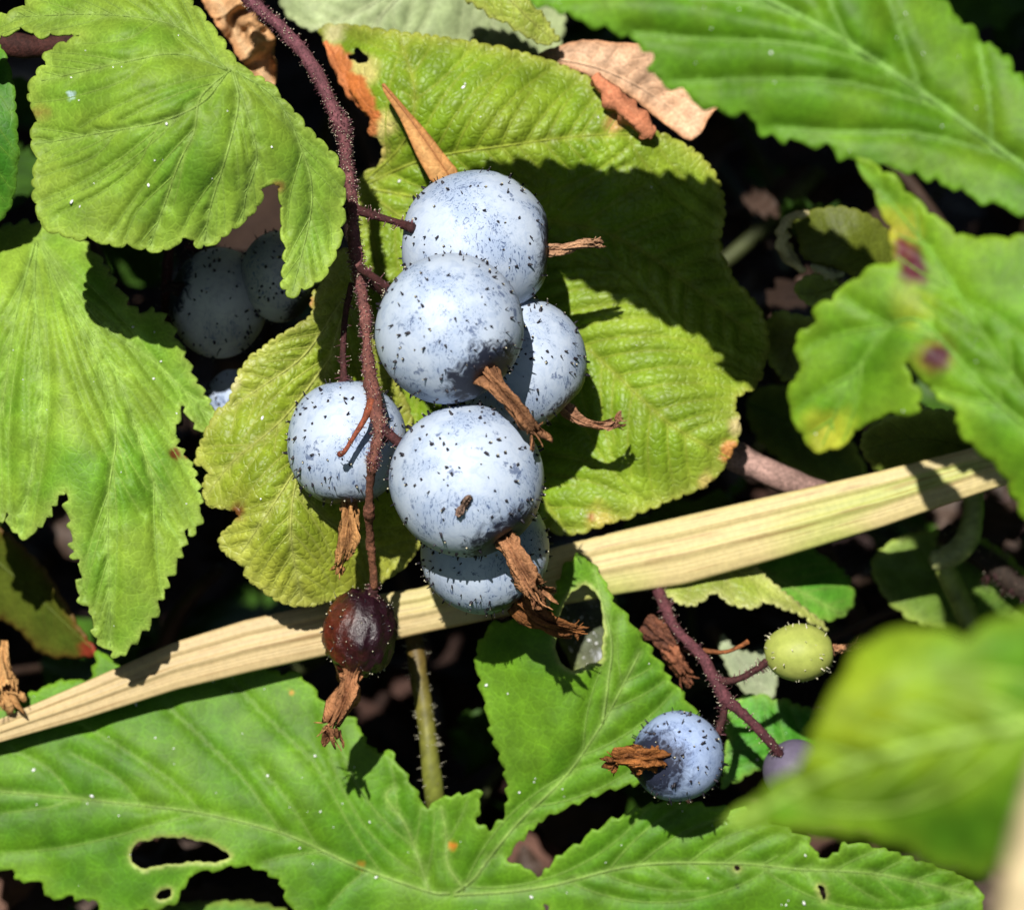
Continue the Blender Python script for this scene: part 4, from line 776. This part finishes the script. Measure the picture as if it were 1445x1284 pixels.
# ------------------------------------------------------------------ straw, stems and twigs
def build_straw():
    top = np.array([(-60, 1042), (0, 1014), (120, 962), (240, 908), (345, 875), (450, 851), (590, 830), (700, 798), (790, 770), (870, 750), (960, 729), (1100, 697), (1240, 665), (1370, 632), (1440, 618)], float)
    bot = np.array([(-60, 1072), (0, 1047), (120, 1014), (250, 973), (355, 948), (460, 925), (600, 893), (720, 868), (800, 852), (880, 838), (965, 825), (1110, 785), (1245, 744), (1395, 692), (1450, 676)], float)
    dpt = np.array([.95, .92, .9, .88, .86, .86, .88, .9, .9, .9, .92, .9, .85, .8, .8]) + .16
    nt_, ns = 190, 61; t = np.linspace(0, 1, nt_); k = np.linspace(0, 1, len(top))
    A = np.stack([np.interp(t, k, catmull(top, 1)[:, i]) for i in (0, 1)], 1); Bm = np.stack([np.interp(t, k, bot[:, i]) for i in (0, 1)], 1); dd = np.interp(t, k, dpt)
    V, C = [], []; rs = np.random.RandomState(4); ridg = rs.rand(ns + 4)[:ns]
    for i in range(nt_):
        for j in range(ns):
            u = j / (ns - 1); s = 2 * u - 1; x, y = A[i] * (1 - u) + Bm[i] * u
            hw = np.hypot(*(A[i] - Bm[i])) / 2 / PPC
            z = dd[i] - hw * .26 * math.sqrt(max(0, 1 - s ** 4)) - .004 * ridg[j] - .018 * math.exp(-((s - .1) / .12) ** 2) + .012 * math.exp(-((s + .35) / .1) ** 2)
            V.append(P(x, y, z))
            st = vnoise(np.array([x]), np.array([j * 7.0]), 160, 9)[0]; st2 = vnoise(np.array([x]), np.array([j * 31.0 + 300]), 70, 6)[0]
            c = alb(208, 184, 134) * (.88 + .18 * ridg[j]) * (.9 + .18 * st)
            right = min(1, max(0, (x - 480) / 250)); c = c * (1 - .6 * right) + alb(224, 208, 142) * (.88 + .2 * ridg[j]) * .6 * right
            g = right * min(1, max(0, (st - .45) * 4)); c = c * (1 - .6 * g) + alb(168, 190, 78) * .6 * g
            b = min(.45, max(0, st2 - .72) * 2.2); c = c * (1 - b) + alb(150, 105, 60) * b
            C.append(c)
    nb = nt_ * ns
    for i in range(nt_):
        for j in range(ns):
            u = j / (ns - 1); s = 2 * u - 1; x, y = A[i] * (1 - u) + Bm[i] * u; hw = np.hypot(*(A[i] - Bm[i])) / 2 / PPC
            V.append(P(x, y, dd[i] + .004 + hw * .25 * math.sqrt(max(0, 1 - s * s)))); C.append(alb(205, 180, 120))
    F = []
    for i in range(nt_ - 1):
        for j in range(ns - 1):
            a = i * ns + j; F.append((a, a + ns, a + ns + 1, a + 1)); F.append((nb + a, nb + a + 1, nb + a + ns + 1, nb + a + ns))
        for j in (0, ns - 1):
            a = i * ns + j; F.append((a, a + ns, nb + a + ns, nb + a) if j else (a, nb + a, nb + a + ns, a + ns))
    for i in (0, nt_ - 1):
        for j in range(ns - 1):
            a = i * ns + j; F.append((a, a + 1, nb + a + 1, nb + a))
    tag(mesh_obj('dry_straw', V, F, M['straw'], None, np.array(C)), 'long flat pale yellow dry straw crossing behind the berries', 'straw')
build_straw()

RED, RED2 = (150, 88, 100), (128, 66, 72)
S1, p1, r1 = stem('currant_sprig', 'hairy purplish-red stem carrying the blue berry cluster', 'stem',
    [(330, -30, .35, 10.5), (352, 0, .3, 10), (398, 42, .2, 9), (440, 92, .1, 9.5), (468, 150, .05, 9), (483, 180, .02, 13), (487, 200, .0, 8), (489, 230, .0, 8), (494, 262, .0, 9), (497, 290, .0, 7.5), (501, 350, .0, 9), (505, 378, .0, 10), (509, 405, .0, 7), (516, 450, -.02, 8), (517, 480, -.05, 6.5), (522, 530, -.2, 9.5), (530, 575, -.42, 10.5), (535, 608, -.48, 9), (528, 638, -.47, 7), (525, 655, -.43, 9), (523, 675, -.36, 6), (521, 705, -.24, 5.5), (521, 722, -.16, 8), (521, 740, -.05, 5.5), (523, 768, .08, 6.5), (525, 790, .15, 5), (528, 830, .25, 5.5)], (116, 70, 82), (132, 86, 62), hairs=2300, hlen=.021, hrad=.0036, rough=.42, seed=2, tips=.55, upto=.74)
stem(None, None, None, [(525, 565, -.42, 7), (514, 592, -.48, 4.5), (500, 615, -.5, 3.5), (487, 636, -.5, 3.2), (480, 641, -.5, 4.6), (477, 643, -.5, 3)], (150, 80, 55), (125, 62, 45), parent=S1, part='bare_stalk', hairs=16, hlen=.025, hrad=.004, seed=14, sides=8)
S2, p2, r2 = stem('currant_sprig', 'thin hairy reddish stem carrying the unripe and small blue berries at lower right', 'stem',
    [(915, 800, 1.3, 8), (928, 832, 1.12, 8), (940, 858, .9, 8.5), (952, 885, .75, 7), (985, 920, .6, 7.5), (1012, 962, .5, 9), (1024, 985, .48, 9), (1050, 1008, .5, 7), (1085, 1045, .55, 7), (1102, 1065, .6, 5)], (116, 68, 76), (90, 48, 54), hairs=300, hlen=.024, hrad=.004, rough=.3, seed=3)
stem(None, None, None, [(992, 918, .6, 4), (1020, 920, .62, 3), (1040, 914, .6, 3), (1056, 905, .58, 4)], (140, 85, 50), (150, 90, 50), parent=S2, part='bare_stalk', seed=15, sides=7)
stem('woody_twig', 'brown woody twig with peeling grey bark behind the straw', 'twig', [(960, 600, 1.5, 20), (1040, 645, 1.45, 20), (1110, 678, 1.42, 20), (1180, 705, 1.45, 19), (1235, 728, 1.5, 17)], (196, 160, 148), (130, 100, 92), rough=.22, seed=4, sides=18, part='bark')
stem('dark_twig', 'dark reddish-brown twig at the upper left edge under the big leaf', 'twig', [(-40, 50, .5, 17), (0, 60, .5, 17), (40, 66, .5, 16), (85, 62, .55, 14), (160, 40, .6, 12)], (80, 44, 38), (66, 36, 32), rough=.3, seed=5, sides=14, part='bark')
stem('leaf_stalk', 'brown-green hairy leaf stalk standing upright above the palmate leaf', 'stalk', [(580, 870, 1.4, 13), (588, 930, 1.3, 13), (593, 965, 1.27, 13), (600, 1010, 1.24, 13), (606, 1060, 1.22, 13.5), (612, 1110, 1.24, 14), (616, 1140, 1.34, 14)], (112, 84, 44), (126, 138, 54), hairs=130, hlen=.032, hrad=.0024, rough=.1, seed=6, sides=14, mat='green_skin', hairmat='gland', part='petiole')
stem('green_shoot', 'pale green forked shoot in the shade at the right below the straw', 'shoot', [(1374, 690, 1.9, 14), (1372, 730, 1.9, 15), (1362, 765, 1.9, 18), (1335, 788, 1.9, 17), (1315, 790, 1.9, 13)], (160, 172, 92), (190, 196, 130), rough=.1, seed=7, sides=14, mat='green_skin', part='shoot')
fork = stem(None, None, None, [(1332, 785, 1.92, 14), (1340, 820, 1.95, 16), (1362, 860, 2.0, 16), (1378, 905, 2.0, 15)], (150, 165, 82), (140, 155, 74), parent=bpy.data.objects['green_shoot'], part='side_shoot', seed=8, mat='green_skin')
stem('dark_shoot', 'dark hairy stem slanting through the shade at the right', 'stem', [(1330, 750, 2.3, 14), (1390, 790, 2.3, 16), (1430, 820, 2.3, 16), (1500, 870, 2.3, 16)], (60, 48, 40), (60, 48, 40), hairs=120, hlen=.06, hrad=.004, seed=9, part='stalk')
stem('dark_shoot', 'thin dark upright stem left of the shaded berries', 'stem', [(243, 300, 1.2, 7), (238, 360, 1.2, 7.5), (235, 420, 1.2, 8), (240, 500, 1.25, 8), (250, 600, 1.3, 8)], (86, 44, 40), (70, 40, 36), seed=10, part='stalk', hairs=60, hlen=.03, hrad=.004)
stem('pale_grass_stalk', 'blurred pale bluish grass stalk in the dark gap at right', 'grass', [(985, 195, 8, 8), (1040, 270, 7.8, 8), (1090, 335, 7.6, 8), (1110, 380, 7.6, 7)], (110, 125, 122), (120, 134, 132), rough=.05, seed=11, part='stalk', mat='green_skin')
stem('dry_stalk', 'blurred beige dry stalk at the lower right edge', 'stalk', [(1560, 900, -11, 40), (1500, 1080, -11, 42), (1462, 1220, -11, 44), (1440, 1360, -11, 46)], (216, 196, 152), (216, 196, 152), rough=.06, seed=12, part='stalk', mat='straw')

# ------------------------------------------------------------------ berries
GC = 'ripe blue berries of the sunlit cluster'
GP = ((178, 126, 88), (78, 48, 32))
berry('powdery blue berry at the top of the cluster with its dry calyx pointing right', 672, 346, .05, 108, 106, (1, -.06, .02), 101, [(502, 296, .02, 7), (530, 305, -.08, 5.5), (560, 314, -.17, 5), (582, 322, -.27, 8)], [(770, 353, .0), (800, 350, .0), (822, 345, -.02), (842, 345, .0)], [11, 9, 7, 8], bristles=240, group=GC, sep=3, calcols=((206, 160, 124), (116, 74, 52)), flare=.3)
berry('powdery blue berry in the middle of the cluster with brown calyx pointing at the viewer', 634, 464, -.60, 104, 107, (.53, -.68, .50), 102, [(505, 378, .0, 6), (528, 392, -.25, 5.5), (548, 408, -.45, 6), (560, 420, -.66, 7)], [(683, 524, -.80), (704, 547, -.89), (728, 575, -.91), (746, 598, -.89), (756, 610, -.85)], [21, 12, 11, 14, 12], bristles=240, group=GC, calcols=GP, sep=3, flare=.4)
berry('blue berry at the right of the cluster partly hidden by the middle berry', 732, 512, .22, 95, 96, (.72, -.69, .0), 103, [(509, 390, .05, 6), (560, 425, .35, 5), (650, 470, .45, 5)], [(792, 572, .27), (815, 590, .26), (835, 598, .27), (858, 602, .30), (872, 594, .32)], [12, 9, 6, 5, 9], bristles=210, group=GC, calcols=((220, 164, 128), (150, 92, 62)), sep=3)
berry('large powdery blue berry at the front bottom of the cluster', 659, 678, -.50, 109, 108, (.53, -.80, .28), 104, [(533, 600, -.46, 8), (548, 612, -.49, 7), (568, 628, -.52, 7)], [(714, 760, -.61), (728, 790, -.66), (745, 818, -.64), (760, 840, -.60)], [19, 15, 17, 17], bristles=240, group=GC, calcols=((204, 146, 102), (104, 62, 40)), sep=5)
berry('powdery blue berry left of the stem with a straw-brown hanging calyx', 489, 625, .08, 85, 90, (.06, -1, .05), 105, [(497, 400, .05, 5), (488, 440, .1, 4.5), (484, 490, .1, 4.5), (485, 525, .06, 5), (486, 545, .04, 9)], [(491, 704, .06), (492, 738, .04), (488, 772, .02), (480, 802, .04)], [12, 14, 18, 9], bristles=210, group=GC, calcols=((212, 156, 98), (96, 56, 30)), sep=5)
berry('blue berry tucked below the front berry, half in its shadow', 684, 776, .14, 92, 92, (.56, -.83, .05), 106, [(536, 606, -.4, 6), (555, 640, .0, 5), (600, 690, .25, 5), (640, 710, .3, 5)], [(730, 846, .12), (758, 872, .1), (785, 884, .12), (815, 890, .16)], [16, 17, 14, 10], bristles=210, group=GC, calcols=((160, 104, 58), (58, 34, 20)), sep=4)
berry('shrivelled dark red berry hanging lowest on the stem with a frayed calyx', 508, 893, .35, 52, 60, (-.22, -.97, .1), 107, [(528, 822, .25, 6), (526, 836, .28, 8), (520, 846, .32, 9)], [(496, 936, .34), (492, 968, .30), (484, 994, .28), (468, 1030, .28)], [27, 16, 18, 15], kind='shrivel', bristles=110, calcols=((200, 140, 96), (104, 58, 34)), sep=5, flare=1.3)
berry('small blue berry at lower right with a curled brown calyx facing left', 957, 1067, .42, 65, 64, (-.62, -.12, .76), 108, [(1022, 984, .48, 6), (1021, 1008, .5, 5.5), (1012, 1036, .48, 6)], [(928, 1071, .18), (908, 1070, .10), (885, 1070, .10), (866, 1076, .12)], [22, 18, 20, 11], kind='worn', bristles=170, calcols=((176, 112, 58), (62, 34, 18)), sep=4, flare=.3)
berry('unripe pale green oval berry on a dark stalk', 1128, 921, .5, 50, 41, (1, .1, .05), 109, [(1016, 962, .48, 6), (1042, 958, .45, 5), (1066, 945, .45, 5), (1082, 934, .48, 6)], [(1176, 916, .5), (1190, 914, .5), (1206, 912, .5)], [11, 7, 7], kind='green', bristles=70, calcols=((200, 150, 110), (140, 92, 66)), sep=3)
berry('purple-grey berry mostly hidden behind the very blurred leaf', 1122, 1088, .75, 45, 46, (.5, -.8, 0), 110, kind='purple', bristles=0)
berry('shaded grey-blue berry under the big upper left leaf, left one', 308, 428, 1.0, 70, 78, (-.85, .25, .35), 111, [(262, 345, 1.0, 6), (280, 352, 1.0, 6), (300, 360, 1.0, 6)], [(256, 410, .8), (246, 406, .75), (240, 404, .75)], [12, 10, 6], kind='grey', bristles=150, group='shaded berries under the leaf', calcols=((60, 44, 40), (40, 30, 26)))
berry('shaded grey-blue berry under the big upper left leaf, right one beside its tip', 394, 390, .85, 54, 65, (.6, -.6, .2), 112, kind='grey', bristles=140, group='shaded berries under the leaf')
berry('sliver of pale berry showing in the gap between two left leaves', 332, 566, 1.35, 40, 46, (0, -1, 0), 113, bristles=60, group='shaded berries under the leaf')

# ------------------------------------------------------------------ small things
def debris():
    t = thing('withered_flower', 'crumpled brown withered flower caught behind the palmate leaf tip', 'dead flower', P(940, 910, .95))
    calyx(t, [(912, 880, 1.0), (930, 895, .95), (948, 905, .92), (962, 915, .95)], [16, 19, 20, 14], 71, 4, (150, 96, 72), (62, 42, 40), 'petal_tube')
    calyx(t, [(940, 915, .95), (955, 935, .92), (968, 955, .95)], [13, 15, 10], 72, 4, (176, 112, 80), (90, 56, 42), 'petal_tube')
    t2 = thing('dry_sepal', 'pale tan dried flower scrap at the left edge', 'dead flower', P(0, 960, 1.1))
    calyx(t2, [(5, 905, 1.2), (4, 935, 1.12), (6, 960, 1.05), (12, 985, 1.0)], [5, 9, 15, 20], 73, 4, (232, 180, 118), (196, 140, 84), 'petal_tube')
    cr = thing('dry_flake', 'small grey-brown flake stuck on the front berry', 'flake', P(655, 715, -1.1))
    calyx(cr, [(645, 728, -.975), (650, 719, -.985), (655, 710, -.995), (661, 703, -.995), (667, 704, -.99)], [4, 6.5, 3, 8, 3], 75, 0, (170, 140, 122), (104, 80, 70), 'flake')
debris()
